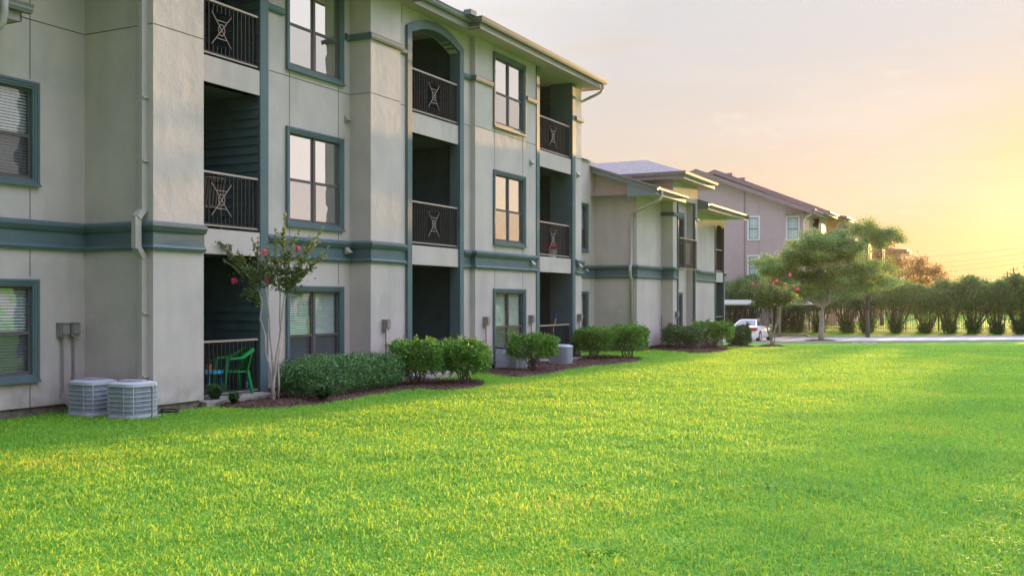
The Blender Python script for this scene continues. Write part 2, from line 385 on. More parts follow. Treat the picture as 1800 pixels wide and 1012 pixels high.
# ================================================================== GROUND
def build_ground():
    # lawn sheet: rotated grid following the ground profile (s = depth axis, r = lateral axis)
    ss = [-60, 0, 20, 36, 38, 42, 46, 50, 54, 58, 62, 64, 70, 75, 77, 80, 90, 100, 150, 300, 600, 1500]
    rr = [-1500, -300, -60, 0, 60, 300, 1500]
    m = MB()
    for s_ in ss:
        for r in rr:
            x, y = -sn*s_+cs*r, cs*s_+sn*r
            m.v.append((x, y, GH(x, y)))
    k = len(rr)
    for i in range(len(ss)-1):
        for j in range(k-1): m.f.append((i*k+j, i*k+j+1, (i+1)*k+j+1, (i+1)*k+j))
    mt = bpy.data.materials.new('lawn_soil_and_grass'); mt.use_nodes = True
    t = mt.node_tree; n = t.nodes; l = t.links; b = n['Principled BSDF']; b.inputs['Roughness'].default_value = .95; b.inputs['Specular IOR Level'].default_value = .1
    tcn = n.new('ShaderNodeTexCoord')
    def nz(scale, det):
        q = n.new('ShaderNodeTexNoise'); q.inputs['Scale'].default_value = scale; q.inputs['Detail'].default_value = det; l.new(tcn.outputs['Object'], q.inputs['Vector']); return q.outputs[0]
    def rp(s, st):
        r = n.new('ShaderNodeValToRGB'); cr = r.color_ramp
        while len(cr.elements) > 1: cr.elements.remove(cr.elements[-1])
        for i, (p, c) in enumerate(st):
            e = cr.elements[0] if i == 0 else cr.elements.new(p); e.position = p; e.color = (*c, 1)
        l.new(s, r.inputs[0]); return r.outputs[0]
    a = rp(nz(.35, 4), [(.35, (.12, .32, .045)), (.65, (.20, .39, .045))])
    f = rp(nz(22, 5), [(.3, (.35, .35, .35)), (.7, (1.25, 1.25, 1.2))])
    mx = n.new('ShaderNodeMix'); mx.data_type = 'RGBA'; mx.blend_type = 'MULTIPLY'; mx.inputs[0].default_value = 1
    l.new(a, mx.inputs[6]); l.new(f, mx.inputs[7]); l.new(mx.outputs[2], b.inputs['Base Color'])
    bp = n.new('ShaderNodeBump'); bp.inputs['Strength'].default_value = .8; bp.inputs['Distance'].default_value = .03
    l.new(nz(35, 4), bp.inputs['Height']); l.new(bp.outputs[0], b.inputs['Normal'])
    o = m.build('lawn', mt); tag(o, kind='structure')
build_ground()

WX = -12.2
BEDS = {
 'a': [gp(*p) for p in [(357, 714), (400, 718), (450, 719), (505, 717), (555, 713), (600, 706), (650, 696), (690, 690), (730, 686), (775, 686), (815, 684), (845, 680), (852, 674), (835, 669)]] + [(-12.2, 19.4), (-12.2, 18.3), (-12.9, 17.4), (-12.9, 14.6), (-12.9, 12.9), (-12.2, 12.6)],
 'b': [gp(*p) for p in [(845, 654), (870, 659), (905, 663), (940, 661), (970, 656), (1000, 650), (1040, 644), (1085, 640), (1118, 636), (1131, 631)]] + [(-12.1, 30.5), (-12.9, 29.2), (-12.3, 28.7), (-12.3, 22.3)],
 'c': [gp(*p) for p in [(1160, 615.5), (1190, 618), (1215, 620), (1245, 620), (1268, 618.5), (1281, 615), (1276, 612), (1262, 610)]] + [(-11.8, 41.6), (-12.3, 40), (-12.3, 36)],
}
def inpoly(px, py, poly):
    ins = np.zeros(px.shape, bool); n = len(poly)
    for i in range(n):
        x1, y1 = poly[i]; x2, y2 = poly[(i+1) % n]
        c = ((y1 > py) != (y2 > py)) & (px < (x2-x1)*(py-y1)/((y2-y1) if y2 != y1 else 1e-9)+x1)
        ins ^= c
    return ins
def mulch_ring(cx, cy, r, gz, seed):
    rnd = random.Random(seed); m = MB(); n = 28
    rr = [r*(1+.08*rnd.uniform(-1, 1)) for _ in range(n)]
    m.v.append((cx, cy, gz+.13))
    for f, h in ((.45, .12), (.8, .07), (1.0, .002)):
        for k in range(n): a = 2*math.pi*k/n; m.v.append((cx+rr[k]*f*math.cos(a), cy+rr[k]*f*math.sin(a), gz+h))
    for k in range(n):
        k2 = (k+1) % n; m.f.append((0, 1+k, 1+k2))
        for i in range(2): m.f.append((1+i*n+k, 1+(i+1)*n+k, 1+(i+1)*n+k2, 1+i*n+k2))
    o = m.build('mulch_bed', 'mulch'); tag(o, kind='structure')
def build_beds():
    rng = np.random.default_rng(5)
    chips = []
    for key, poly in BEDS.items():
        bmx = bmesh.new()
        cx = sum(p[0] for p in poly)/len(poly)
        # smooth outline by subdividing
        pts = []
        n = len(poly)
        for i in range(n):
            p0, p1, p2, p3 = [Vector(poly[(i+k) % n]) for k in (-1, 0, 1, 2)]
            for t in (0, .33, .66):
                q = .5*((2*p1)+(-p0+p2)*t+(2*p0-5*p1+4*p2-p3)*t*t+(-p0+3*p1-3*p2+p3)*t**3) if i < n-7 else p1.lerp(p2, t)
                pts.append((q.x, q.y))
        vs = [bmx.verts.new((p[0], p[1], .012)) for p in pts]
        f = bmx.faces.new(vs); bmesh.ops.triangulate(bmx, faces=[f])
        bmesh.ops.subdivide_edges(bmx, edges=bmx.edges[:], cuts=3, use_grid_fill=True)
        rnd = random.Random(3)
        for v in bmx.verts:
            if not v.is_boundary: v.co.z += .02+.03*rnd.random()
        me = bpy.data.meshes.new('mulch_bed'); bmx.to_mesh(me); bmx.free(); me.materials.append(M['mulch'])
        o = bpy.data.objects.new('mulch_bed', me); C.objects.link(o); tag(o, kind='structure')
        xs = [p[0] for p in pts]; ys = [p[1] for p in pts]
        n = int((max(xs)-min(xs))*(max(ys)-min(ys))*650)
        X = rng.uniform(min(xs), max(xs), n); Y = rng.uniform(min(ys), max(ys), n); k = inpoly(X, Y, pts)
        chips.append(np.stack([X[k], Y[k], .05+.02*rng.random(k.sum())], axis=1))
    P = np.concatenate(chips); V = leaves(P, .05, rng, up=2.0, aspect=.25)
    o = np_mesh('mulch_chips', V, 4, LEAF_F, 'mulch2'); tag(o, 'loose reddish brown bark chips on the planting beds along the wall', 'mulch', kind='stuff')
build_beds()

# ================================================================== BUILDING
BORG = (-12.26, 20.0, 0.0)
B = empty('apartment_building', BORG, 'long beige stucco apartment building with teal trim, three storeys stepping down to two', 'building')
def bp(mb, name, m, parent=None, smooth=False):
    if parent is None: return mb.build(name, m, B, smooth, org=BORG)
    o = mb.build(name, m, parent, smooth, org=BORG); return o
ZB = .14
def build_walls():
    s = MB()
    wa = [(8.92, 10.76, .54, 2.13), (8.92, 10.76, 3.58, 5.2), (8.92, 10.76, 6.63, 8.2)]
    s.wallx(-13.8, -2, 11.65, ZB, 8.5, wa)
    s.wally(11.65, -13.8, -12.26, ZB, 8.5)
    s.wallx(-12.26, 11.65, 12.75, ZB, 8.5)
    s.wally(12.75, -12.26, -14.7, ZB, 8.5)
    wb = [(15.53, 17.32, .21, 2.09), (15.53, 17.32, 3.27, 5.17), (15.53, 17.32, 6.32, 8.22)]
    s.wallx(-12.8, 14.69, 17.6, ZB, 8.5, wb)
    s.wallx(-12.75, 12.76, 14.69, 8.3, 8.5)
    s.wally(17.6, -12.8, -12.26, ZB, 8.5)
    s.wallx(-12.26, 17.6, 18.73, ZB, 8.5)
    s.wally(18.73, -12.26, -12.4, ZB, 8.5)
    s.wallx(-12.4, 18.73, 19.32, ZB, 7.6); s.wallx(-12.4, 21.5, 22.13, ZB, 7.6)
    # arch head
    ns = 14; ya, yb = 19.32, 21.5; zc = lambda y: 7.86+.26*(1-((y-(ya+yb)/2)/((yb-ya)/2))**2)
    s.wallx(-12.4, 18.73, ya, 7.6, 8.5); s.wallx(-12.4, yb, 22.13, 7.6, 8.5)
    for i in range(ns):
        a, b = ya+(yb-ya)*i/ns, ya+(yb-ya)*(i+1)/ns
        s.quad((-12.4, a, zc(a)), (-12.4, b, zc(b)), (-12.4, b, 8.5), (-12.4, a, 8.5))
        s.quad((-12.4, a, zc(a)), (-12.65, a, zc(a)), (-12.65, b, zc(b)), (-12.4, b, zc(b)))
    s.wally(22.13, -12.4, -12.26, ZB, 8.5)
    wc = [(23.09, 24.91, .21, 2.09), (23.09, 24.91, 3.27, 5.17), (23.09, 24.91, 6.32, 8.22)]
    s.wallx(-12.26, 22.13, 25.65, ZB, 8.5, wc)
    s.wallx(-12.30, 25.65, 25.84, ZB, 8.5)
    s.wallx(-12.30, 28.18, 28.40, ZB, 8.5)
    s.wallx(-12.26, 28.40, 28.93, ZB, 8.5)
    s.wally(28.40, -12.30, -12.26, ZB, 8.5)
    s.wally(28.93, -12.26, -26, ZB, 8.5)
    # wing
    wi = [(31.5, 33.05, .45, 2.1), (31.5, 33.05, 3.53, 5.2)]
    s.wallx(-13.8, 28.93, 33.8, ZB, 6.75, wi)
    s.wally(33.8, -13.8, -12.2, ZB, 6.6, 6.0)
    s.wallx(-12.2, 33.8, 36.5, ZB, 5.62)
    s.wally(36.5, -15.0, -11.75, ZB, 6.42)
    s.wallx(-11.75, 36.5, 37.07, ZB, 5.66); s.wallx(-11.75, 39.2, 39.7, ZB, 5.66); s.wallx(-11.75, 36.5, 39.7, 5.66, 6.42)
    s.quad((-11.75, 37.07, 5.66), (-12.05, 37.07, 5.66), (-12.05, 39.2, 5.66), (-11.75, 39.2, 5.66))
    s.wally(37.07, -11.75, -12.05, ZB, 5.66); s.wally(39.2, -12.05, -11.75, ZB, 5.66)
    s.wallx(-12.05, 37.07, 39.2, ZB, 5.66, [(37.1, 38.5, .5, 2.1), (37.1, 38.75, 3.1, 5.1)])
    s.wally(39.7, -11.75, -15, ZB, 6.42)
    s.wallx(-12.2, 39.7, 43.9, ZB, 5.62); s.wallx(-12.2, 45.2, 45.5, ZB, 5.62)
    ns = 8; ya, yb = 43.9, 45.2; zc2 = lambda y: 5.0+.16*(1-((y-(ya+yb)/2)/((yb-ya)/2))**2)
    for i in range(ns):
        a, b = ya+(yb-ya)*i/ns, ya+(yb-ya)*(i+1)/ns
        s.quad((-12.2, a, zc2(a)), (-12.2, b, zc2(b)), (-12.2, b, 5.62), (-12.2, a, 5.62))
    s.wally(45.5, -12.2, -26, ZB, 5.62)
    # back + far left closure
    s.wallx(-26, -2, 28.93, ZB, 8.5); s.wallx(-26, 28.93, 45.5, ZB, 6.0); s.wally(-2, -26, -13.8, ZB, 8.5)
    # slab beams of the balconies
    for z0, z1 in ((2.62, 3.06), (5.62, 6.08)):
        s.box(-12.95, -12.73, 12.76, 14.68, z0, z1)
        s.box(-12.60, -12.385, 19.33, 21.49, z0, z1)
        s.box(-12.52, -12.285, 25.85, 28.17, z0, z1)
    s.box(-12.45, -12.19, 43.91, 45.19, 2.62, 3.06)
    bp(s, 'wall', 'stucco')
    f = MB()
    f.sweep([(-13.85, -2), (-13.85, 11.60), (-12.31, 11.60), (-12.31, 12.70), (-12.85, 12.70)], [(0, .15), (0, -.3), (-.2, -.3), (-.2, .15)])
    f.sweep([(-12.85, 14.7), (-12.85, 17.55), (-12.31, 17.55), (-12.31, 18.7), (-12.45, 18.7), (-12.45, 19.3)], [(0, .15), (0, -.3), (-.2, -.3), (-.2, .15)])
    f.sweep([(-12.45, 21.5), (-12.45, 22.08), (-12.31, 22.08), (-12.31, 25.8)], [(0, .15), (0, -.3), (-.2, -.3), (-.2, .15)])
    f.sweep([(-12.31, 28.3), (-12.31, 28.88), (-13.85, 28.88), (-13.85, 33.75), (-12.25, 33.75), (-12.25, 36.45), (-11.8, 36.45), (-11.8, 39.65), (-12.25, 39.65), (-12.25, 45.45)], [(0, .15), (0, -.5), (-.2, -.5), (-.2, .15)])
    bp(f, 'foundation', 'found')
    # control joints, 3 mm proud dark reveals
    j = MB(); w_ = .007
    def jv(x, y, z0, z1): j.box(x-.01, x+.003, y-w_, y+w_, z0, z1)
    def jh(x, y0, y1, z): j.box(x-.01, x+.003, y0, y1, z-w_, z+w_)
    jh(-13.8, 9.0, 11.645, 6.17); j.box(-13.79, -12.27, 11.647, 11.66, 6.17-w_, 6.17+w_)
    jh(-12.26, 11.66, 12.74, 6.17)
    for a, b in ((.14, .5), (2.17, 2.59), (3.06, 3.54), (5.24, 6.6)): jv(-13.8, 10.62, a, b)
    jh(-12.8, 14.92, 17.59, 6.17); j.box(-12.79, -12.27, 17.597, 17.61, 6.17-w_, 6.17+w_)
    jh(-12.26, 17.61, 18.72, 6.17); jh(-12.4, 18.74, 19.13, 6.17)
    for y in (15.62, 17.20):
        for a, b in ((2.13, 2.6), (3.06, 3.23), (5.21, 6.28)): jv(-12.8, y, a, b)
    jh(-12.4, 21.7, 22.12, 6.17); jh(-12.26, 22.15, 25.64, 6.17)
    for y in (23.17, 24.82):
        for a, b in ((2.13, 2.6), (3.06, 3.23), (5.21, 6.28), (8.26, 8.4)): jv(-12.26, y, a, b)
    jh(-12.26, 28.42, 28.92, 6.17)
    jv(-12.4, 19.0, 8.0, 8.45)
    bp(j, 'wall_joint', 'joint')
build_walls()

def build_trim():
    band = [(0, 2.60), (.05, 2.60), (.07, 2.645), (.045, 2.68), (.045, 2.70), (.022, 2.705), (.022, 2.90), (.055, 2.905), (.10, 2.98), (.10, 3.02), (.02, 3.06), (0, 3.06)]
    small = [(0, 7.30), (.05, 7.30), (.07, 7.34), (.07, 7.40), (.03, 7.44), (0, 7.44)]
    p1 = [(-13.8, -2), (-13.8, 11.65), (-12.26, 11.65), (-12.26, 12.745)]
    p2 = [(-12.8, 14.92), (-12.8, 17.6), (-12.26, 17.6), (-12.26, 18.73), (-12.4, 18.73), (-12.4, 19.13)]
    p3 = [(-12.4, 21.69), (-12.4, 22.13), (-12.26, 22.13), (-12.26, 25.645)]
    p4 = [(-12.26, 28.41), (-12.26, 28.93), (-13.8, 28.93), (-13.8, 33.8), (-12.2, 33.8), (-12.2, 36.5), (-11.75, 36.5), (-11.75, 36.99)]
    p5 = [(-11.75, 39.3), (-11.75, 39.7), (-12.2, 39.7), (-12.2, 43.82)]
    p6 = [(-12.2, 45.28), (-12.2, 45.5), (-14, 45.5)]
    for p in (p1, p2, p3, p4, p5, p6):
        m = MB(); m.sweep(p, band); bp(m, 'belt_course', 'teal')
    def sub(p, z): return [(o, q-7.30+z) for o, q in small]
    for p in ([(-12.8, 14.92), (-12.8, 15.43)], [(-12.8, 17.42), (-12.8, 17.6), (-12.26, 17.6), (-12.26, 18.73), (-12.4, 18.73), (-12.4, 19.13)],
              [(-12.4, 21.69), (-12.4, 22.13), (-12.26, 22.13), (-12.26, 23.0)], [(-12.26, 25.0), (-12.26, 25.645)],
              [(-12.26, 28.41), (-12.26, 28.93), (-14, 28.93)]):
        m = MB(); m.sweep(p, small); bp(m, 'string_course', 'teal')
    for p in ([(-12.2, 36.4), (-12.2, 36.5), (-11.75, 36.5), (-11.75, 36.99)], [(-11.75, 39.3), (-11.75, 39.7), (-12.1, 39.7)]):
        m = MB(); m.sweep(p, sub(p, 4.98)); bp(m, 'string_course', 'teal')
    # vertical trims flanking the balconies
    def tb(*a): q = MB(); q.box(*a); bp(q, 'opening_trim', 'teal')
    t = MB()
    t.box(-12.9, -12.72, 14.69, 14.915, .1, 8.5); bp(t, 'opening_trim', 'teal'); t = MB()
    t.box(-12.5, -12.33, 19.14, 19.325, .1, 7.86); t.box(-12.62, -12.33, 21.495, 21.685, .1, 7.86)
    tb(-12.5, -12.23, 25.65, 25.845, .1, 8.42)
    tb(-12.98, -12.23, 28.175, 28.40, .1, 8.42)
    # arch trim
    ns = 16; ya, yb = 19.14, 21.685; yc = (ya+yb)/2; h = (yb-ya)/2; hi = 1.09
    zi = lambda y: 7.86+.26*max(0, 1-((y-yc)/hi)**2); zo = lambda y: 7.98+.34*(1-((y-yc)/h)**2)
    for i in range(ns):
        a, b = ya+(yb-ya)*i/ns, ya+(yb-ya)*(i+1)/ns
        x0, x1 = -12.41, -12.33
        vs = [(x1, a, zi(a)), (x1, b, zi(b)), (x1, b, zo(b)), (x1, a, zo(a)), (x0, a, zi(a)), (x0, b, zi(b)), (x0, b, zo(b)), (x0, a, zo(a))]
        t.add(vs, [(0, 1, 2, 3), (0, 4, 5, 1), (3, 2, 6, 7)])
        t.quad((-12.62, a, zi(a)-.001), (-12.33, a, zi(a)-.001), (-12.33, b, zi(b)-.001), (-12.62, b, zi(b)-.001))
    t.quad((-12.33, ya, 7.86), (-12.33, ya, 7.98), (-12.41, ya, 7.98), (-12.41, ya, 7.86))
    # tower + last bay
    tb(-11.85, -11.70, 36.98, 37.075, .1, 5.66); tb(-11.80, -11.70, 39.195, 39.30, .1, 5.66)
    tb(-12.3, -12.15, 43.82, 43.905, .1, 5.1); tb(-13.2, -12.15, 45.195, 45.28, .1, 5.1)
    tb(-12.06, -12.01, 37.08, 38.8, 5.1, 5.25)
    bp(t, 'opening_trim', 'teal')
build_trim()

def window(x, y0, y1, z0, z1, blind='full', lower=None, dim=False, face='x'):
    """paired double-hung window facing +x; trim outer size given"""
    tw = .11; f = MB()
    prof = [(0, 0), (.05, 0), (.05, .03), (.035, .04), (.035, .07), (.02, .08), (.02, tw), (-.12, tw), (-.12, tw-.005), (0, tw-.005)]
    # picture frame of four mitred boards
    def board(a, b, c, d):
        # a,b outer corners ; c,d inner corners (y,z)
        o_, m_, i_ = .055, .04, .025
        def lerp(p, q, t): return (p[0]+(q[0]-p[0])*t, p[1]+(q[1]-p[1])*t)
        lv = [(0, 0), (0, o_), (.35, o_), (.4, m_), (.7, m_), (.75, i_), (1, i_), (1, -.10)]
        for k in range(len(lv)-1):
            t0, h0 = lv[k]; t1, h1 = lv[k+1]
            A = lerp(a, c, t0); Bq = lerp(b, d, t0); D = lerp(b, d, t1); E_ = lerp(a, c, t1)
            f.quad((x+h0, *A), (x+h0, *Bq), (x+h1, *D), (x+h1, *E_))
    O = [(y0, z0), (y1, z0), (y1, z1), (y0, z1)]; I = [(y0+tw, z0+tw), (y1-tw, z0+tw), (y1-tw, z1-tw), (y0+tw, z1-tw)]
    for k in range(4): board(O[k], O[(k+1) % 4], I[k], I[(k+1) % 4])
    f.box(x+.02, x+.075, y0-.01, y1+.01, z0-.012, z0+.03)
    win = bp(f, 'window', 'teal')
    a, b, c, d = y0+tw, y1-tw, z0+tw, z1-tw; ym = (a+b)/2; zm = c+(d-c)*.47
    s = MB(); xf = x-.02
    s.box(xf-.07, xf, ym-.035, ym+.035, c, d)
    for (p, q) in ((a, ym-.035), (ym+.035, b)):
        s.box(xf-.05, xf-.022, p, p+.03, zm, d); s.box(xf-.05, xf-.022, q-.03, q, zm, d); s.box(xf-.05, xf-.021, p+.03, q-.03, d-.035, d)
        s.box(xf-.048, xf-.004, p+.03, q-.03, zm-.02, zm+.03)
        s.box(xf-.04, xf-.012, p, p+.035, c, zm); s.box(xf-.04, xf-.012, q-.035, q, c, zm); s.box(xf-.04, xf-.011, p+.035, q-.035, c, c+.05)
    bp(s, 'sash', 'frame', win)
    g = MB(); g2 = MB()
    for (p, q) in ((a, ym-.035), (ym+.035, b)):
        g.quad((xf-.036, p+.03, zm), (xf-.036, q-.03, zm), (xf-.036, q-.03, d-.03), (xf-.036, p+.03, d-.03))
        g2.quad((xf-.026, p+.035, c+.04), (xf-.026, q-.035, c+.04), (xf-.026, q-.035, zm-.01), (xf-.026, p+.035, zm-.01))
    bp(g, 'pane', 'glass_dim' if dim else 'glass', win); bp(g2, 'screened_pane', 'glass_dark' if dim else 'glass_low', win)
    bl = MB()
    if blind in ('full', 'upper'):
        zb = c if blind == 'full' else zm-.25
        zz = d-.02
        while zz > zb:
            bl.add([(x-.13, a, zz), (x-.13, ym-.02, zz), (x-.105, ym-.02, zz-.038), (x-.105, a, zz-.038)], [(0, 1, 2, 3)])
            bl.add([(x-.13, ym+.02, zz), (x-.13, b, zz), (x-.105, b, zz-.038), (x-.105, ym+.02, zz-.038)], [(0, 1, 2, 3)])
            zz -= .047
        bp(bl, 'blind', 'blind', win)
    elif blind == 'curtain':
        n = 40
        for i in range(n):
            p, q = a+(b-a)*i/n, a+(b-a)*(i+1)/n
            bl.quad((x-.2+.03*math.sin(i*1.9), p, c), (x-.2+.03*math.sin((i+1)*1.9), q, c), (x-.2+.03*math.sin((i+1)*1.9), q, d), (x-.2+.03*math.sin(i*1.9), p, d))
        bp(bl, 'curtain', 'curtain', win)
    # dark room behind
    r = MB(); X0, X1 = x-1.6, x-.21
    r.quad((X0, y0, z0), (X0, y1, z0), (X0, y1, z1), (X0, y0, z1))
    r.quad((X0, y0, z0), (X1, y0, z0), (X1, y0, z1), (X0, y0, z1)); r.quad((X0, y1, z0), (X1, y1, z0), (X1, y1, z1), (X0, y1, z1))
    r.quad((X0, y0, z0), (X1, y0, z0), (X1, y1, z0), (X0, y1, z0)); r.quad((X0, y0, z1), (X1, y0, z1), (X1, y1, z1), (X0, y1, z1))
    bp(r, 'room', 'roomdark', win)
    return win
window(-13.8, 8.92, 10.76, .54, 2.13, dim=True); window(-13.8, 8.92, 10.76, 3.58, 5.2, dim=True); window(-13.8, 8.92, 10.76, 6.63, 8.2)
window(-12.8, 15.5, 17.34, .21, 2.09, dim=True); window(-12.8, 15.5, 17.34, 3.25, 5.19); window(-12.8, 15.5, 17.34, 6.3, 8.24, blind='curtain')
window(-12.26, 23.07, 24.93, .19, 2.11, dim=True); window(-12.26, 23.07, 24.93, 3.25, 5.19); window(-12.26, 23.07, 24.93, 6.3, 8.24, blind='curtain')
window(-13.8, 31.45, 33.1, .43, 2.12, dim=True); window(-13.8, 31.45, 33.1, 3.51, 5.22, dim=True)
window(-12.05, 37.1, 38.52, .48, 2.12, blind='curtain', dim=True); window(-12.05, 37.1, 38.77, 3.08, 5.1, blind='curtain', dim=True)

def alcove(y0, y1, z0, z1, xf, xb, pad=.25, xj=None):
    """recessed balcony: lap siding on three sides, floor, ceiling"""
    m = MB(); ya, yb = y0-pad, y1+pad; xs = xf-.25 if xj is None else xj; c = .165; z = z0
    while z < z1-.01:
        zt = min(z+c, z1)
        for (A, Bq, nx, ny) in (((xs, ya), (xb, ya), 0, 1), ((xb, ya), (xb, yb), 1, 0), ((xb, yb), (xs, yb), 0, -1)):
            o = .034; i = .002
            m.quad((A[0]+nx*o, A[1]+ny*o, z), (Bq[0]+nx*o, Bq[1]+ny*o, z), (Bq[0]+nx*i, Bq[1]+ny*i, zt), (A[0]+nx*i, A[1]+ny*i, zt))
            m.quad((A[0], A[1], z), (Bq[0], Bq[1], z), (Bq[0]+nx*o, Bq[1]+ny*o, z), (A[0]+nx*o, A[1]+ny*o, z))
        z = zt
    # inner face of the front wall beside the opening
    m.quad((xs, ya, z0), (xs, y0, z0), (xs, y0, z1), (xs, ya, z1)); m.quad((xs, y1, z0), (xs, yb, z0), (xs, yb, z1), (xs, y1, z1))
    o = bp(m, 'balcony_siding', 'teal_dark')
    c_ = MB(); c_.quad((xf-.01, ya, z1), (xb, ya, z1), (xb, yb, z1), (xf-.01, yb, z1)); bp(c_, 'balcony_ceiling', 'ceiling')
    fl = MB(); fl.box(xb, xf-.02, ya, yb, z0-.12, z0); bp(fl, 'balcony_floor', 'slab')
    # glazed door in the rear wall
    d = MB(); dy = y0+.35; 
    d.box(xb+.01, xb+.06, dy, dy+.07, z0, z0+2.1); d.box(xb+.01, xb+.06, dy+.85, dy+.92, z0, z0+2.1); d.box(xb+.01, xb+.06, dy+.07, dy+.85, z0+2.03, z0+2.1); d.box(xb+.01, xb+.06, dy+.07, dy+.85, z0, z0+.2)
    dd = bp(d, 'balcony_door', 'teal')
    g = MB(); g.quad((xb+.04, dy+.07, z0+.2), (xb+.04, dy+.85, z0+.2), (xb+.04, dy+.85, z0+2.03), (xb+.04, dy+.07, z0+2.03)); bp(g, 'pane', 'glass_dark', dd)
for zr in ((.10, 2.62), (3.06, 5.62), (6.08, 8.32)):
    alcove(12.76, 14.69, zr[0], zr[1], -12.75, -14.6, pad=.0, xj=-12.76)
    alcove(19.32, 21.5, zr[0], zr[1] if zr[1] < 8 else 8.45, -12.4, -14.4, pad=.3)
    alcove(25.84, 28.18, zr[0], zr[1] if zr[1] < 8 else 8.42, -12.3, -14.4, pad=.2, xj=-12.98)
for zr in ((.10, 2.62), (3.06, 5.3)): alcove(43.9, 45.2, zr[0], zr[1], -12.2, -13.6, pad=0.0, xj=-12.21)
def siding_fill():
    # the jambs of the first balcony return and steps at the ground patios
    m = MB()
    m.box(-12.74, -12.2, 12.76, 14.66, -.05, .10); bp(m, 'patio_slab', 'slab')
    for q in ((-12.4, -12.0, 19.34, 21.48), (-12.3, -11.9, 25.86, 28.16)): m = MB(); m.box(*q, -.05, .10); bp(m, 'patio_slab', 'slab')
siding_fill()

def railing(x, y0, y1, z0, z1, motif=True, posts=True):
    """picket railing with the crossed hourglass ornament"""
    p = MB(); p.box(x-.02, x+.02, y0, y1, z0+.03, z0+.06)
    r = bp(p, 'balcony_railing', 'bronze')
    yc = (y0+y1)/2; mw = .25; zt, zb = z1-.16, z0+.20
    b = MB(); n = max(4, round((y1-y0)/.105))
    for i in range(n+1):
        y = y0+.012+(y1-y0-.024)*i/n
        if motif and abs(y-yc) < mw-.02:
            b.box(x-.008, x+.008, y-.008, y+.008, zt, z1); b.box(x-.008, x+.008, y-.008, y+.008, z0+.06, zb)
        else: b.box(x-.008, x+.008, y-.008, y+.008, z0+.06, z1)
    bp(b, 'picket', 'bronze', r)
    t = MB(); t.box(x-.028, x+.028, y0, y1, z1, z1+.035); t.box(x-.022, x+.024, y0, y1, z0+.012, z0+.034); bp(t, 'handrail', 'bronze_l', r)
    if motif:
        o = MB(); w = .009; xx = x+.012; zm = (zt+zb)/2
        P = lambda dy, z: (xx, yc+dy, z)
        rr = .10
        for s_ in (-1, 1):
            for zz, sg in ((zt, 1), (zb, -1)):
                o.bar(P(s_*mw, zz), P(0, zm), w)
            o.bar(P(-mw, zt), P(mw, zt), w); o.bar(P(-mw, zb), P(mw, zb), w)
        for f in (.55,):
            o.bar(P(-mw*f, zm+(zt-zm)*f), P(mw*f, zm+(zt-zm)*f), w); o.bar(P(-mw*f, zm-(zm-zb)*f), P(mw*f, zm-(zm-zb)*f), w)
        for k in range(14):
            a, c = 2*math.pi*k/14, 2*math.pi*(k+1)/14
            o.bar(P(rr*.8*math.cos(a), zm+rr*math.sin(a)), P(rr*.8*math.cos(c), zm+rr*math.sin(c)), w)
        bp(o, 'ornament', 'bronze_l', r)
for z in (3.10, 6.12):
    railing(-12.78, 12.78, 14.66, z, z+.94); railing(-12.43, 19.34, 21.48, z, z+.94); railing(-12.36, 25.86, 28.16, z, z+.94)
railing(-12.78, 12.78, 14.66, .12, 1.06, motif=False); railing(-12.36, 25.86, 28.16, .12, 1.06, motif=False)
railing(-11.66, 37.0, 39.28, 3.0, 4.16); railing(-12.25, 43.92, 45.18, 3.10, 4.05, motif=False); railing(-12.25, 43.92, 45.18, .12, 1.06, motif=False)

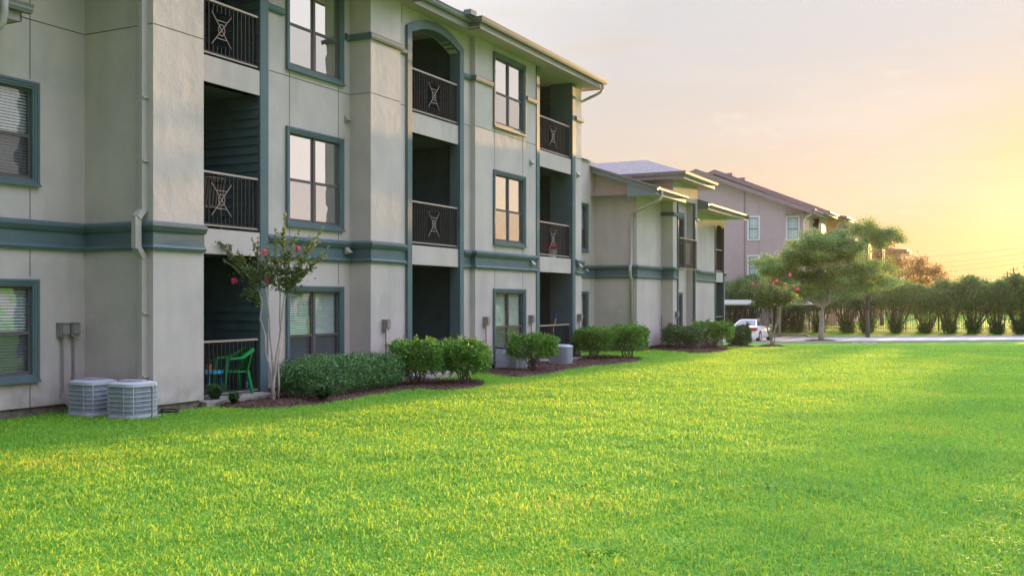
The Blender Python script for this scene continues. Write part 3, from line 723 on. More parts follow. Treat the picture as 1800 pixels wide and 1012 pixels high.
def build_roofs():
    g = [(0, 0), (-.02, -.05), (-.02, -.075), (-.045, -.125), (-.12, -.13), (-.12, .0), (-.105, 0), (-.105, -.11), (-.05, -.11), (-.02, -.01)]
    def gut(path, zt, cut=None):
        m = MB(); m.sweep(path, [(o, z+zt) for o, z in g]); bp(m, 'gutter', 'gutter')
    def fas(path, z0, z1, mt='fascia'):
        m = MB(); m.sweep(path, [(-.125, z0), (-.125, z1), (-.15, z1), (-.15, z0)]); bp(m, 'fascia', mt)
    main = [(-11.6, -2), (-11.6, 19.0), (-11.9, 19.0), (-11.9, 21.3), (-11.6, 21.3), (-11.6, 29.5), (-26.6, 29.5)]
    gut(main, 8.64); fas(main, 8.37, 8.58)
    s = MB()
    for x, a, b in ((-11.74, -2, 19.0-.14), (-12.04, 19.0-.14, 21.3+.0), (-11.74, 21.3, 29.36)):
        s.quad((x, a, 8.40), (x, b, 8.40), (-14.9, b, 8.42), (-14.9, a, 8.42))
    s.quad((-14.9, 28.9, 8.42), (-26.6, 28.9, 8.42), (-26.6, 29.36, 8.42), (-14.9, 29.36, 8.42))
    r = MB()
    rx, rz = -19.0, 11.2
    for x, a, b in ((-11.68, -2, 18.95), (-11.98, 18.95, 21.35), (-11.68, 21.35, 22.1)):
        r.quad((x, a, 8.60), (x, b, 8.60), (rx, b, rz), (rx, a, rz))
    r.add([(-11.68, 22.1, 8.6), (-11.68, 29.42, 8.6), (rx, 22.1, rz), (-26.6, 29.42, 8.6), (-26.6, 22.1, 8.6), (-26.6, -2, 8.6), (rx, -2, rz)],
          [(0, 1, 2), (1, 3, 2), (3, 4, 2), (4, 5, 6, 2), (5, 0, 6)])
    # two storey roofs of the right hand wing
    def zr(x): return 5.70-.34*(x+11.2)
    g1 = [(-11.2, 33.35), (-11.2, 36.75)]; gut(g1, 5.72); fas(g1, 5.46, 5.68)
    s.quad((-11.35, 33.38, 5.5), (-11.35, 36.5, 5.5), (-13.8, 36.5, 5.52), (-13.8, 33.38, 5.52))
    r.add([(-11.28, 33.36, zr(-11.28)), (-11.28, 36.75, zr(-11.28)), (-20, 36.75, zr(-20)), (-20, 33.36, zr(-20))], [(0, 1, 2, 3)])
    # rake board of W1 with its boxed return
    k = MB()
    for x0, x1 in ((-11.3, -19.0),):
        k.add([(x0, 33.35, zr(x0)-.21), (x0, 33.35, zr(x0)-.01), (x1, 33.35, zr(x1)-.01), (x1, 33.35, zr(x1)-.21),
               (x0, 33.38, zr(x0)-.21), (x0, 33.38, zr(x0)-.01), (x1, 33.38, zr(x1)-.01), (x1, 33.38, zr(x1)-.21)],
              [(0, 1, 2, 3), (7, 6, 5, 4), (0, 3, 7, 4), (1, 5, 6, 2), (0, 4, 5, 1), (3, 2, 6, 7)])
    k.add([(-11.33, 33.372, 5.46), (-12.42, 33.372, 5.42), (-12.42, 33.372, zr(-12.42)-.2), (-11.33, 33.372, zr(-11.33)-.2)], [(0, 1, 2, 3)])
    k.add([(-12.42, 33.372, 5.42), (-12.42, 33.79, 5.42), (-12.42, 33.79, zr(-12.42)-.2), (-12.42, 33.372, zr(-12.42)-.2)], [(0, 1, 2, 3)])
    bp(k, 'rake_board', 'fascia_t'); k = MB()
    # last bay box
    k.add([(-11.33, 39.72, 5.46), (-12.3, 39.72, 5.46), (-12.3, 39.72, zr(-12.3)-.01), (-11.33, 39.72, zr(-11.33)-.01)], [(0, 1, 2, 3)])
    bp(k, 'rake_board', 'fascia_t')
    # cap strip on rake (gutter coloured)
    kc = MB(); kc.add([(-11.2, 33.29, 5.72), (-11.2, 33.36, 5.72), (-19, 33.36, zr(-19)+.02), (-19, 33.29, zr(-19)+.02), (-11.2, 33.29, 5.66), (-11.2, 33.36, 5.66), (-19, 33.36, zr(-19)-.04), (-19, 33.29, zr(-19)-.04)],
                      [(0, 1, 2, 3), (0, 3, 7, 4), (4, 7, 6, 5), (0, 4, 5, 1)]); bp(kc, 'drip_edge', 'gutter')
    s.add([(-12.42, 33.38, zr(-12.42)-.2), (-20, 33.38, zr(-20)-.2), (-20, 33.8, zr(-20)-.2), (-12.42, 33.8, zr(-12.42)-.2)], [(0, 1, 2, 3)])
    # tower hip
    tp = [(-16.5, 35.9), (-11.06, 35.9), (-11.06, 40.35), (-16.5, 40.35)]
    gut(tp, 6.56); fas(tp, 6.30, 6.52)
    s.quad((-11.2, 36.04, 6.33), (-11.2, 40.21, 6.33), (-16.5, 40.21, 6.33), (-16.5, 36.04, 6.33))
    X, Y0, Y1, yr, zt, ze = -11.14, 35.98, 40.27, 38.12, 7.36, 6.55
    r.add([(X, Y0, ze), (X, Y1, ze), (-13.35, yr, zt), (-22, yr, zt), (-22, Y0, ze), (-22, Y1, ze)], [(0, 1, 2), (0, 2, 3, 4), (1, 5, 3, 2)])
    # roof over the recessed link
    r.quad((-13.7, 28.95, 6.75), (-13.7, 33.36, 6.75), (-20, 33.36, 8.0), (-20, 28.95, 8.0))
    g3 = [(-11.2, 39.72), (-11.2, 46.0)]; gut(g3, 5.72); fas(g3, 5.46, 5.68)
    s.quad((-11.35, 39.73, 5.5), (-11.35, 46.0, 5.5), (-14, 46.0, 5.52), (-14, 39.73, 5.52))
    r.quad((-11.28, 39.73, zr(-11.28)), (-11.28, 46.0, zr(-11.28)), (-20, 46.0, zr(-20)), (-20, 39.73, zr(-20)))
    e = MB(); e.add([(-11.2, 46.0, 5.5), (-26, 46.0, 5.5), (-20, 46.0, zr(-20)), (-11.2, 46.0, 5.7)], [(0, 1, 2, 3)]); bp(e, 'gable_board', 'fascia')
    # low roof of the left hand wing meeting the block (top left of the photo)
    g4 = [(-12.92, -2), (-12.92, 10.02)]; gut(g4, 6.12)
    f4 = MB(); f4.box(-13.07, -13.045, -2, 9.9, 5.86, 6.07); f4.box(-13.8, -13.045, 9.88, 9.9, 5.86, 6.07); bp(f4, 'fascia', 'fascia')
    s.quad((-13.06, -2, 5.87), (-13.06, 9.89, 5.87), (-13.8, 9.89, 5.87), (-13.8, -2, 5.87))
    r.quad((-12.98, -2, 6.09), (-12.98, 10.0, 6.09), (-13.8, 10.0, 6.36), (-13.8, -2, 6.36))
    bp(s, 'soffit', 'soffit'); bp(r, 'roof', 'shingle')
    # roof vent / diverter
    d = MB(); d.box(-11.95, -11.75, 21.0, 21.28, 8.62, 8.74); bp(d, 'rain_diverter', 'fascia_t')
build_roofs()

def build_spouts():
    def spout(pts, w=.075, h=.095):
        m = MB(); n = len(pts)
        m.tube(pts, [w*.72]*n, n=4); return bp(m, 'downspout', 'spout')
    # main one beside the projecting pier
    y = 11.65
    s = MB()
    xx = -12.42
    def seg(a, b): s.bar(a, b, .12, .09)
    seg((xx, y-.06, 8.4), (xx, y-.06, 3.22)); seg((xx, y-.06, 3.24), (xx, y-.19, 3.10)); seg((xx, y-.19, 3.12), (xx, y-.19, 2.62)); seg((xx, y-.19, 2.64), (xx, y-.06, 2.46)); seg((xx, y-.06, 2.48), (xx, y-.06, .22)); seg((xx, y-.06, .26), (xx, y-.3, .12))
    bp(s, 'downspout', 'spout')
    b = MB()
    for z in (8.0, 6.9, 5.0, 4.0, 1.6, .6): b.box(xx-.075, xx+.075, y-.115, y-.004, z-.015, z+.015)
    bp(b, 'downspout_strap', 'spout')
    # three storey end
    def rnd(pts, r=.045): m = MB(); m.tube(pts, r, n=8); bp(m, 'downspout', 'spout', smooth=True)
    rnd([(-11.67, 29.25, 8.52), (-11.68, 29.25, 8.36), (-11.74, 29.22, 8.26), (-11.85, 29.15, 8.18), (-12.3, 29.02, 7.98), (-12.35, 29.0, 7.9), (-12.36, 28.99, 7.7), (-12.36, 28.99, .2)])
    # wing
    rnd([(-11.26, 33.72, 5.62), (-11.27, 33.70, 5.42), (-11.32, 33.66, 5.32), (-11.45, 33.62, 5.24), (-12.1, 33.66, 4.98), (-12.33, 33.7, 4.88), (-12.38, 33.72, 4.78), (-12.38, 33.72, 3.12), (-12.38, 33.6, 3.0), (-12.38, 33.6, 2.68), (-12.38, 33.72, 2.55), (-12.38, 33.72, .2)], .055)
    # left wing eave elbow with corrugated bend
    rnd([(-12.95, 9.55, 6.25), (-12.95, 9.55, 5.9), (-12.97, 9.54, 5.76), (-13.04, 9.5, 5.66), (-13.2, 9.42, 5.58), (-13.6, 9.2, 5.45), (-13.72, 9.15, 5.35), (-13.72, 9.15, .2)], .055)
    # service pole (clean out pipe) by the wing
    c = MB(); c.tube([(-12.15, 36.38, .05), (-12.15, 36.38, 1.2), (-12.17, 36.38, 1.22)], .018, n=6); bp(c, 'conduit', 'conduit')
    # vent hoods
    for (x, yy, z) in ((-12.8, 17.47, 5.62), (-12.75, 17.42, 2.83), (-12.26, 25.3, 5.63), (-12.22, 25.3, 2.82), (-12.26, 28.6, 5.65), (-12.2, 28.62, 2.85), (-13.78, 32.9, 2.85)):
        v = MB(); a = .07
        v.add([(x, yy-a, z+.10), (x, yy+a, z+.10), (x+.11, yy+a, z-.02), (x+.11, yy-a, z-.02), (x, yy-a, z-.06), (x, yy+a, z-.06)],
              [(0, 1, 2, 3), (0, 3, 4), (1, 5, 2), (3, 2, 5, 4)])
        bp(v, 'vent_hood', 'spout')
build_spouts()

# ================================================================== WALL MOUNTED SERVICE BOXES
def service_box(x, y, z, label, foot):
    t = empty('disconnect_box', (x, y, z), label, 'electrical box', 'electrical boxes on the wall')
    m = MB(); m.box(0, .11, -.075, .075, -.11, .11); m.box(0, .13, -.08, .08, .10, .115); m.build('enclosure', 'box', t)
    c = MB(); c.box(.112, .135, -.055, .075, -.07, .085); c.build('cover', 'box', t)
    d = MB(); d.tube([(.05, 0, -.11), (.05, .01, -.5), (.06, 0, -1.0)]+foot, .016, n=6); d.build('conduit', 'conduit', t)
service_box(-13.8, 11.17, 1.33, 'left one of two grey electrical boxes above the pair of condensers', [(.12, -.02, -1.15), (.3, .02, -1.28)])
service_box(-13.8, 11.38, 1.33, 'right one of two grey electrical boxes above the pair of condensers', [(.10, 0, -1.1), (.25, 0, -1.25)])
service_box(-12.26, 18.08, 1.28, 'grey electrical box on the pier left of the wide arched balcony stack', [(.06, 0, -1.25)])
service_box(-12.26, 22.6, 1.27, 'grey electrical box on the pier left of the middle ground floor window', [(.06, 0, -1.25)])
service_box(-12.26, 25.25, 1.28, 'grey electrical box between middle ground floor window and corner patio', [(.06, 0, -1.25)])
service_box(-12.26, 28.65, 1.27, 'grey electrical box on the last pier of the three storey block', [(.06, 0, -1.25)])
service_box(-11.75, 36.8, 1.27, 'grey electrical box on the two storey wing beside its narrow window', [(.06, 0, -1.25)])

# ================================================================== CONDENSERS
def rr_ring(w, r, n=5):
    pts = []
    for cx, cy, a0 in ((w-r, w-r, 0), (-w+r, w-r, 90), (-w+r, -w+r, 180), (w-r, -w+r, 270)):
        for k in range(n+1):
            a = R(a0+90*k/n); pts.append((cx+r*math.cos(a), cy+r*math.sin(a)))
    return pts
def rr_prism(m, w, r, z0, z1, bulge=0):
    p = rr_ring(w, r); n = len(p)
    b = len(m.v); m.v += [(x, y, z0) for x, y in p]+[(x, y, z1) for x, y in p]
    for k in range(n): k2 = (k+1) % n; m.f.append((b+k, b+k2, b+n+k2, b+n+k))
    m.f.append(tuple(b+k for k in reversed(range(n)))); m.f.append(tuple(b+n+k for k in range(n)))
def condenser(loc, label, rz=0, w=.295, h=.54):
    t = empty('condenser_unit', loc, label, 'air conditioner', 'air conditioning condensers along the wall', rz)
    m = MB(); rr_prism(m, w+.03, .1, 0, .035); m.build('pad', 'slab', t)
    m = MB(); rr_prism(m, w-.012, .15, .05, h-.03); m.build('coil', 'ac_dark', t)
    m = MB()
    rr_prism(m, w, .16, .035, .075)
    for k in range(1, 6): z = .075+(h-.13)*k/6; rr_prism(m, w+.004, .163, z-.006, z+.006)
    p = rr_ring(w, .16)
    for k in range(0, len(p), 3): x, y = p[k]; m.bar((x, y, .06), (x, y, h-.03), .012)
    m.build('guard', 'ac', t)
    # pleats
    f = MB(); pr = rr_ring(w-.006, .155, 14)
    n = len(pr)
    for k in range(n):
        (x0, y0), (x1, y1) = pr[k], pr[(k+1) % n]; L_ = math.hypot(x1-x0, y1-y0); q = max(1, int(L_/.022))
        for j in range(q): tt = j/q; f.bar((x0+(x1-x0)*tt, y0+(y1-y0)*tt, .07), (x0+(x1-x0)*tt, y0+(y1-y0)*tt, h-.04), .005)
    f.build('fins', 'ac', t)
    m = MB(); rr_prism(m, w+.008, .17, h-.045, h)
    c = m; p = rr_ring(w-.01, .16); nn = len(p)
    b = len(c.v); c.v += [(x, y, h) for x, y in rr_ring(w+.008, .17)]+[(x*.7, y*.7, h+.03) for x, y in p]
    for k in range(nn): k2 = (k+1) % nn; c.f.append((b+k, b+k2, b+nn+k2, b+nn+k))
    m.build('top_panel', 'ac_top', t)
    g = MB(); g.lathe([(.2, h+.005), (.205, h+.032), (.19, h+.034), (.19, h+.02)], 24); g.build('fan_opening', 'black', t)
    g = MB()
    for rr_ in (.05, .09, .13, .17, .2):
        for k in range(20): a, b2 = 2*math.pi*k/20, 2*math.pi*(k+1)/20; g.bar((rr_*math.cos(a), rr_*math.sin(a), h+.04), (rr_*math.cos(b2), rr_*math.sin(b2), h+.04), .005)
    for k in range(8): a = math.pi*k/8; g.bar((.21*math.cos(a), .21*math.sin(a), h+.037), (-.21*math.cos(a), -.21*math.sin(a), h+.037), .006)
    g.build('fan_grille', 'ac', t)
    return t
c0 = condenser((-13.05, 11.17, 0), 'light grey louvred condenser nearest the inner wall corner, left one of the near pair')
dup(c0, (-12.20, 11.18, 0), 0, 'light grey louvred condenser right of its twin, in front of the downspout')
x, y = at(986, 28.2); dup(c0, (x, y, 0), .1, 'grey condenser in front of the corner patio railing, right of a loose shrub')
x, y = at(1216, 38.0); dup(c0, (x, y, 0), 0, 'grey condenser mostly hidden behind the hedge at the two storey wing', (1, 1, 1.05))
def heat_pump(loc):
    t = empty('heat_pump', loc, 'boxy grey heat pump with round pale badge left of the loose shrub', 'air conditioner', rz=R(0))
    m = MB(); m.box(-.34, .34, -.36, .36, 0, .04); m.build('pad', 'slab', t)
    m = MB(); m.box(-.29, .29, -.31, .31, .05, .56); m.build('coil', 'ac_dark', t)
    m = MB(); m.box(.12, .31, -.33, -.20, .04, .60); m.box(-.31, .14, -.33, -.29, .04, .60); m.box(-.31, .31, -.33, .33, .56, .60); m.box(-.31, .31, -.33, .33, .04, .07)
    m.box(-.31, -.27, -.3, .33, .04, .6); m.box(.27, .31, .25, .33, .04, .6); m.build('cabinet', 'ac', t)
    m = MB()
    for k in range(6): z = .12+.075*k; m.box(-.305, .305, -.28, .32, z-.005, z+.005)
    m.build('guard', 'ac', t)
    m = MB(); m.lathe([(.045, 0), (.045, .006)], 16); 
    m.v = [(x-.05, -.336-z, y+.47) for x, y, z in m.v]; bg_ = m.build('badge', 'white', t)
    m = MB(); m.tube([(-.065, -.346, .49), (-.05, -.346, .445), (-.035, -.346, .49)], .004, n=4); m.build('mark', 'ac_dark', bg_)
    m = MB(); m.lathe([(.2, .60), (.2, .625), (.17, .625)], 24); m.build('fan_opening', 'black', t)
x, y = at(899, 26.3); heat_pump((x, y, 0))

# ================================================================== SMALL GROUND ITEMS
t = empty('ground_stake', (*gp(267, 738), 0), 'thin dark metal stake standing in the grass before the right near condenser', 'stake')
m = MB(); m.tube([(0, 0, 0), (0, 0, .47)], .012, n=6); m.build('rod', 'conduit', t); m = MB(); m.lathe([(.02, .46), (.022, .5), (.01, .52)], 8); m.build('cap', 'conduit', t)
x, y = gp(298, 729); m = MB(); pts = [(x+.19*math.cos(a)*(1-.03*a), y+.12*math.sin(a), .03+.006*a) for a in np.linspace(0, 11, 50)]
m.tube(pts, .014, n=6); o = m.build('drain_hose', 'black', loc=(x, y, 0)); tag(o, 'black flexible hose coiled on the grass at the foot of the near pier', 'hose')
x, y = gp(858, 646); t = empty('ground_light', (x, y, 0), 'black ground spotlight on a stake between two shrubs', 'spotlight')
m = MB(); m.tube([(0, 0, 0), (0, 0, .16)], .015); m.build('stake', 'black', t); m = MB(); m.box(-.06, .06, -.06, .06, .14, .32); m.box(-.07, .07, -.075, .05, .30, .33); m.build('lamp_head', 'black', t)

def plastic_chair(loc, rz, mt, label):
    t = empty('plastic_chair', loc, label, 'chair', rz=rz)       # faces -x locally
    m = MB(); n = 6
    for i in range(n):
        a, b = -.22+.44*i/n, -.22+.44*(i+1)/n
        m.box(-.22, .2, a, b-.004, .40-.02*math.cos((a+b)*3), .425-.02*math.cos((a+b)*3))
    m.build('seat', mt, t)
    m = MB()
    for i in range(7):
        y0 = -.22+.44*i/7; y1 = y0+.058
        cv = lambda y: .05*(1-(y/.22)**2)
        m.add([(.2+cv(y0), y0, .43), (.2+cv(y1), y1, .43), (.30+cv(y1), y1, .82-.3*abs(y1)**2), (.30+cv(y0), y0, .82-.3*abs(y0)**2),
               (.215+cv(y0), y0, .43), (.215+cv(y1), y1, .43), (.315+cv(y1), y1, .82-.3*abs(y1)**2), (.315+cv(y0), y0, .82-.3*abs(y0)**2)],
              [(0, 1, 2, 3), (7, 6, 5, 4), (0, 4, 5, 1), (3, 2, 6, 7), (0, 3, 7, 4), (1, 5, 6, 2)])
    m.box(.29, .33, -.21, .21, .79, .83); m.build('backrest', mt, t)
    for s in (-1, 1):
        m = MB(); m.bar((-.21, s*.25, .64), (.1, s*.26, .66), .06, .035); m.bar((.08, s*.26, .66), (.32, s*.2, .80), .06, .05); m.bar((-.2, s*.25, .64), (-.22, s*.23, .42), .07, .045); m.build('armrest', mt, t)
        for xx, dx in ((-.22, -.05), (.2, .08)):
            m = MB(); m.bar((xx, s*.22, .42), (xx+dx, s*.26, 0), .065, .04); m.build('leg', mt, t)
    return t
plastic_chair((-12.98, 14.22, .10), R(66), 'green_plastic', 'bright green plastic armchair on the ground floor patio')
def side_table(loc):
    t = empty('side_table', loc, 'small blue round table beside the green chair', 'table')
    m = MB(); m.lathe([(.25, .40), (.25, .45), (.22, .455)], 20); m.build('tabletop', 'blue_plastic', t)
    for k in range(4):
        a = R(45+90*k); m = MB(); m.bar((.2*math.cos(a), .2*math.sin(a), .41), (.23*math.cos(a), .23*math.sin(a), 0), .03); m.build('leg', 'blue_plastic', t)
side_table((-13.02, 13.66, .10))
t = empty('potted_plant', (-12.98, 13.62, .556), 'little terracotta pot with a dark plant on the blue table', 'potted plant')
m = MB(); m.lathe([(.04, 0), (.055, .1), (.058, .11)], 12); m.build('pot', 'terra', t)
rng = np.random.default_rng(4); P = rng.normal(size=(60, 3))*[.03, .03, .05]+[0, 0, .18]; np_mesh('foliage', leaves(P, .05, rng), 4, LEAF_F, 'lirio', t)
t = empty('spray_bottle', (-12.95, 14.6, .10), 'light blue bottle on the patio floor behind the railing', 'bottle')
m = MB(); m.lathe([(.04, 0), (.045, .02), (.045, .15), (.02, .19), (.015, .22)], 12); m.build('body', 'blue_plastic', t); m = MB(); m.box(-.015, .04, -.015, .015, .22, .27); m.build('nozzle', 'blue_plastic', t)
# balcony contents
def patio_chair(loc, rz, mt, label):
    t = empty('patio_chair', loc, label, 'chair', rz=rz)
    m = MB(); m.box(-.24, .24, -.24, .24, .40, .44); m.build('seat', mt, t)
    m = MB()
    for s in (-1, 1): m.bar((.22, s*.23, .42), (.30, s*.23, .95), .03)
    m.bar((.3, -.23, .94), (.3, .23, .94), .03)
    for k in range(5): m.bar((.23, -.16+.08*k, .44), (.295, -.16+.08*k, .93), .02)
    m.build('backrest', mt, t)
    for s in (-1, 1):
        for xx in (-.22, .22): m = MB(); m.bar((xx, s*.22, .42), (xx, s*.23, 0), .03); m.build('leg', mt, t)
patio_chair((-13.25, 13.75, 3.06), R(0), 'bark', 'dark brown chair on the second floor balcony behind the near railing')
patio_chair((-12.8, 26.15, 3.06), R(-60), 'white', 'white chair on the second floor corner balcony')
def planter(loc, label, h, r):
    t = empty('planter', loc, label, 'planter')
    m = MB(); m.lathe([(r*.75, 0), (r, h), (r*1.06, h), (r*1.06, h+.02), (r*.9, h+.02), (r*.85, h-.02)], 14); m.build('pot', 'white', t); return t
planter((-12.65, 26.25, 6.58), 'white pot raised on the top floor corner balcony', .22, .19)
t = empty('plant_stand', (-12.65, 26.25, 6.08), 'white metal stand carrying the pot on the top floor corner balcony', 'stand')
m = MB(); m.lathe([(.2, .47), (.2, .50)], 14); m.build('shelf', 'white', t)
for k in range(4): a = R(90*k+30); m = MB(); m.bar((.17*math.cos(a), .17*math.sin(a), .48), (.17*math.cos(a), .17*math.sin(a), 0), .02); m.build('leg', 'white', t)
t = planter((-12.62, 27.55, 3.06), 'white pot of red flowers on the second floor corner balcony', .24, .13)
P = rng.normal(size=(140, 3))*[.11, .13, .07]+[0, 0, .36]; np_mesh('blossoms', leaves(P, .07, rng), 4, LEAF_F, 'red', t)
t = empty('broom', (-12.7, 28.0, .10), 'broom with yellow and blue handle leaning in the corner patio', 'broom')
m = MB(); m.tube([(-.1, -.35, .1), (0, -.02, 1.15)], .015); m.build('handle', mat('yellow_handle', (.7, .5, .08), .5), t)
m = MB(); m.tube([(0, -.02, 1.15), (.02, .05, 1.38)], .018); m.build('grip', mat('blue_grip', (.03, .12, .4), .5), t)
m = MB(); m.box(-.2, 0, -.38, -.3, 0, .14); m.build('bristles', 'bark', t)
t = empty('folding_seat', (-13.4, 27.35, .10), 'dark red chair back behind the corner patio railing', 'chair')
m = MB(); m.box(-.22, .22, -.2, .2, .42, .47); m.build('seat', 'red', t); m = MB(); m.lathe([(.0, 0), (.22, 0), (.22, .03), (0, .03)], 14); m.v = [(z-.2, x, y+1.05) for x, y, z in m.v]; m.build('backrest', 'red', t)
for a, b in ((-.2, -.18), (-.2, .18), (.2, -.18), (.2, .18)): m = MB(); m.bar((a, b, .44), (a, b, 0), .03); m.build('leg', 'red', t)

# ================================================================== VEGETATION
def jitter_path(rng, a, b, n, amp):
    a = np.array(a, float); b = np.array(b, float); pts = [a+(b-a)*t for t in np.linspace(0, 1, n)]
    for i in range(1, n): pts[i] = pts[i]+rng.normal(size=3)*amp*min(1, i/2)
    return pts
def shrub(loc, dims, label, seed, mt='leafA', nleaf=2600, size=.055, legs=True, group='shrubs planted along the building', rz=0, shape=6.5, stemh=.30, name='shrub'):
    """clipped multi-stem shrub: leaf shell with gaps, stems visible below"""
    rng = np.random.default_rng(seed); lx, ly, h = dims
    t = empty(name, loc, label, 'shrub', group, rz)
    m = MB(); ns = 9 if legs else 5
    for k in range(ns):
        bx, by = rng.normal(size=2)*[lx*.08, ly*.08]; a = rng.uniform(0, 6.28); r = rng.uniform(.4, .9)
        ex, ey, ez = math.cos(a)*lx*.5*r, math.sin(a)*ly*.5*r, h*rng.uniform(.7, .95)
        p = jitter_path(rng, (bx, by, 0), (ex, ey, ez), 6, .02); m.tube(p, list(np.linspace(.017, .005, 6)), n=5)
        for j in (2, 3, 4):
            q = p[j]+rng.normal(size=3)*[.14, .14, .08]+[0, 0, .08]; m.tube([p[j], q], [.007, .004], n=4)
    m.build('stems', 'bark', t)
    # clumps on a superellipsoid shell
    nc = int(nleaf*3.2/14); u = rng.normal(size=(nc, 3)); u /= np.linalg.norm(u, axis=1)[:, None]
    u[:, 2] = np.where(u[:, 2] < -.55, u[:, 2]*.4, u[:, 2])
    rad = (np.abs(u)**shape).sum(axis=1)**(-1/shape)
    rad *= rng.uniform(.70, 1.03, nc)**.5
    base = stemh if legs else .12
    cpt = u*rad[:, None]*[lx/2, ly/2, (h-base*h)/2]+[0, 0, (h+base*h)/2]
    lob = np.sin(cpt[:, 0]*9/lx+seed)+np.sin(cpt[:, 1]*9/ly+seed*2.)
    cpt[:, 2] += .03*lob*(u[:, 2] > 0)
    keep = rng.random(nc) < np.where(u[:, 2] < -.1, .5 if legs else .9, .99); cpt = cpt[keep]
    ks = rng.permutation(len(cpt))[:16]; sh = [c+(c-np.array([0, 0, h*.4]))*np.linspace(0, .28, 5)[:, None]*rng.uniform(.5, 1.3)+[0, 0, .0] for c in cpt[ks] if c[2] > h*.7]
    if sh: cpt = np.concatenate([cpt]+sh)
    P = np.repeat(cpt, 14, axis=0)+rng.normal(size=(len(cpt)*14, 3))*[.036, .036, .034]
    P[:, 2] = np.maximum(P[:, 2], .03)
    np_mesh('foliage', leaves(P, size, rng, up=.3, aspect=.55), 4, LEAF_F, mt, t)
    return t
x, y = -11.75, 15.95
shrub((x, y, 0), (1.0, 3.2, .70), 'long low clipped shrub with small pale edged leaves under the near ground floor window', 11, 'leafV', 11000, .040, legs=False, rz=0, shape=5)
x, y = at(734, 21.3); shrub((x, y, 0), (1.05, 1.05, .90), 'bushy green shrub, left of the two touching before the arched balcony stack', 12, nleaf=5200, rz=.4)
x, y = at(815, 21.6); shrub((x, y, 0), (1.0, 1.0, .88), 'bushy green shrub, right of the two touching before the arched balcony stack', 13, nleaf=4800, rz=.2)
x, y = at(938, 25.6); shrub((x, y, 0), (1.15, 1.1, .90), 'loose open green shrub between the heat pump and a condenser', 14, nleaf=3600, rz=.3, stemh=.4)
x, y = at(1046, 30.6); shrub((x, y, 0), (1.1, 1.05, .92), 'green shrub at the last pier of the three storey block, left of a joined pair', 15, nleaf=4300, size=.06)
x, y = at(1101, 31.2); shrub((x, y, 0), (1.15, 1.1, .98), 'green shrub in front of the recessed wall of the wing, right of a joined pair', 16, nleaf=4300, size=.06)
x, y = at(1200, 37.0); shrub((x, y, 0), (1.25, 1.1, .82), 'dark green shrub hiding a condenser at the two storey wing', 17, 'leafA_dark', 3800, .06)
x, y = at(1254, 37.8); shrub((x, y, 0), (1.35, 1.2, .96), 'brighter green shrub at the two storey wing, right of the condenser', 18, nleaf=4300, size=.06)
x, y = at(1299, 42.4); shrub((x, y, GH(x, y)), (.85, .85, .85), 'rounded dark shrub at the far corner of the building by the white car', 19, 'leafA_dark', 3000, .06, legs=False)
mulch_ring(x, y-.1, .75, GH(x, y)+.004, 4)

def tuft(loc, r, h, label, seed, n=170):
    rng = np.random.default_rng(seed)
    a = rng.uniform(0, 2*np.pi, n); n *= 2; a = rng.uniform(0, 2*np.pi, n); rr = 1.15*r*rng.uniform(.2, 1, n); hh = 1.35*h*rng.uniform(.5, 1, n)
    d = np.stack([np.cos(a), np.sin(a), np.zeros(n)], 1); s = np.stack([-np.sin(a), np.cos(a), np.zeros(n)], 1)*.009
    b = d*.03*rng.random(n)[:, None]; z = np.array([0, 0, 1.])
    m1 = b+d*rr[:, None]*.45+z*hh[:, None]*.85; tip = b+d*rr[:, None]+z*hh[:, None]*.7
    V = np.stack([b-s, b+s, m1+s, tip, m1-s], axis=1)
    o = np_mesh('border_grass', V, 5, [(0, 1, 2, 4), (4, 2, 3)], 'lirio', loc=loc)
    tag(o, label, 'plant', 'dark grassy tufts in the mulch')
x, y = gp(378, 711); tuft((x, y, .02), .26, .30, 'dark green grassy tuft at the foot of the near pier beside the patio', 1)
x, y = gp(411, 714); tuft((x, y, .02), .17, .20, 'smallest dark grassy tuft in the mulch before the patio railing', 2, 110)
x, y = gp(567, 707); tuft((x, y, .02), .30, .26, 'widest dark grassy tuft in front of the long low shrub', 3, 260)

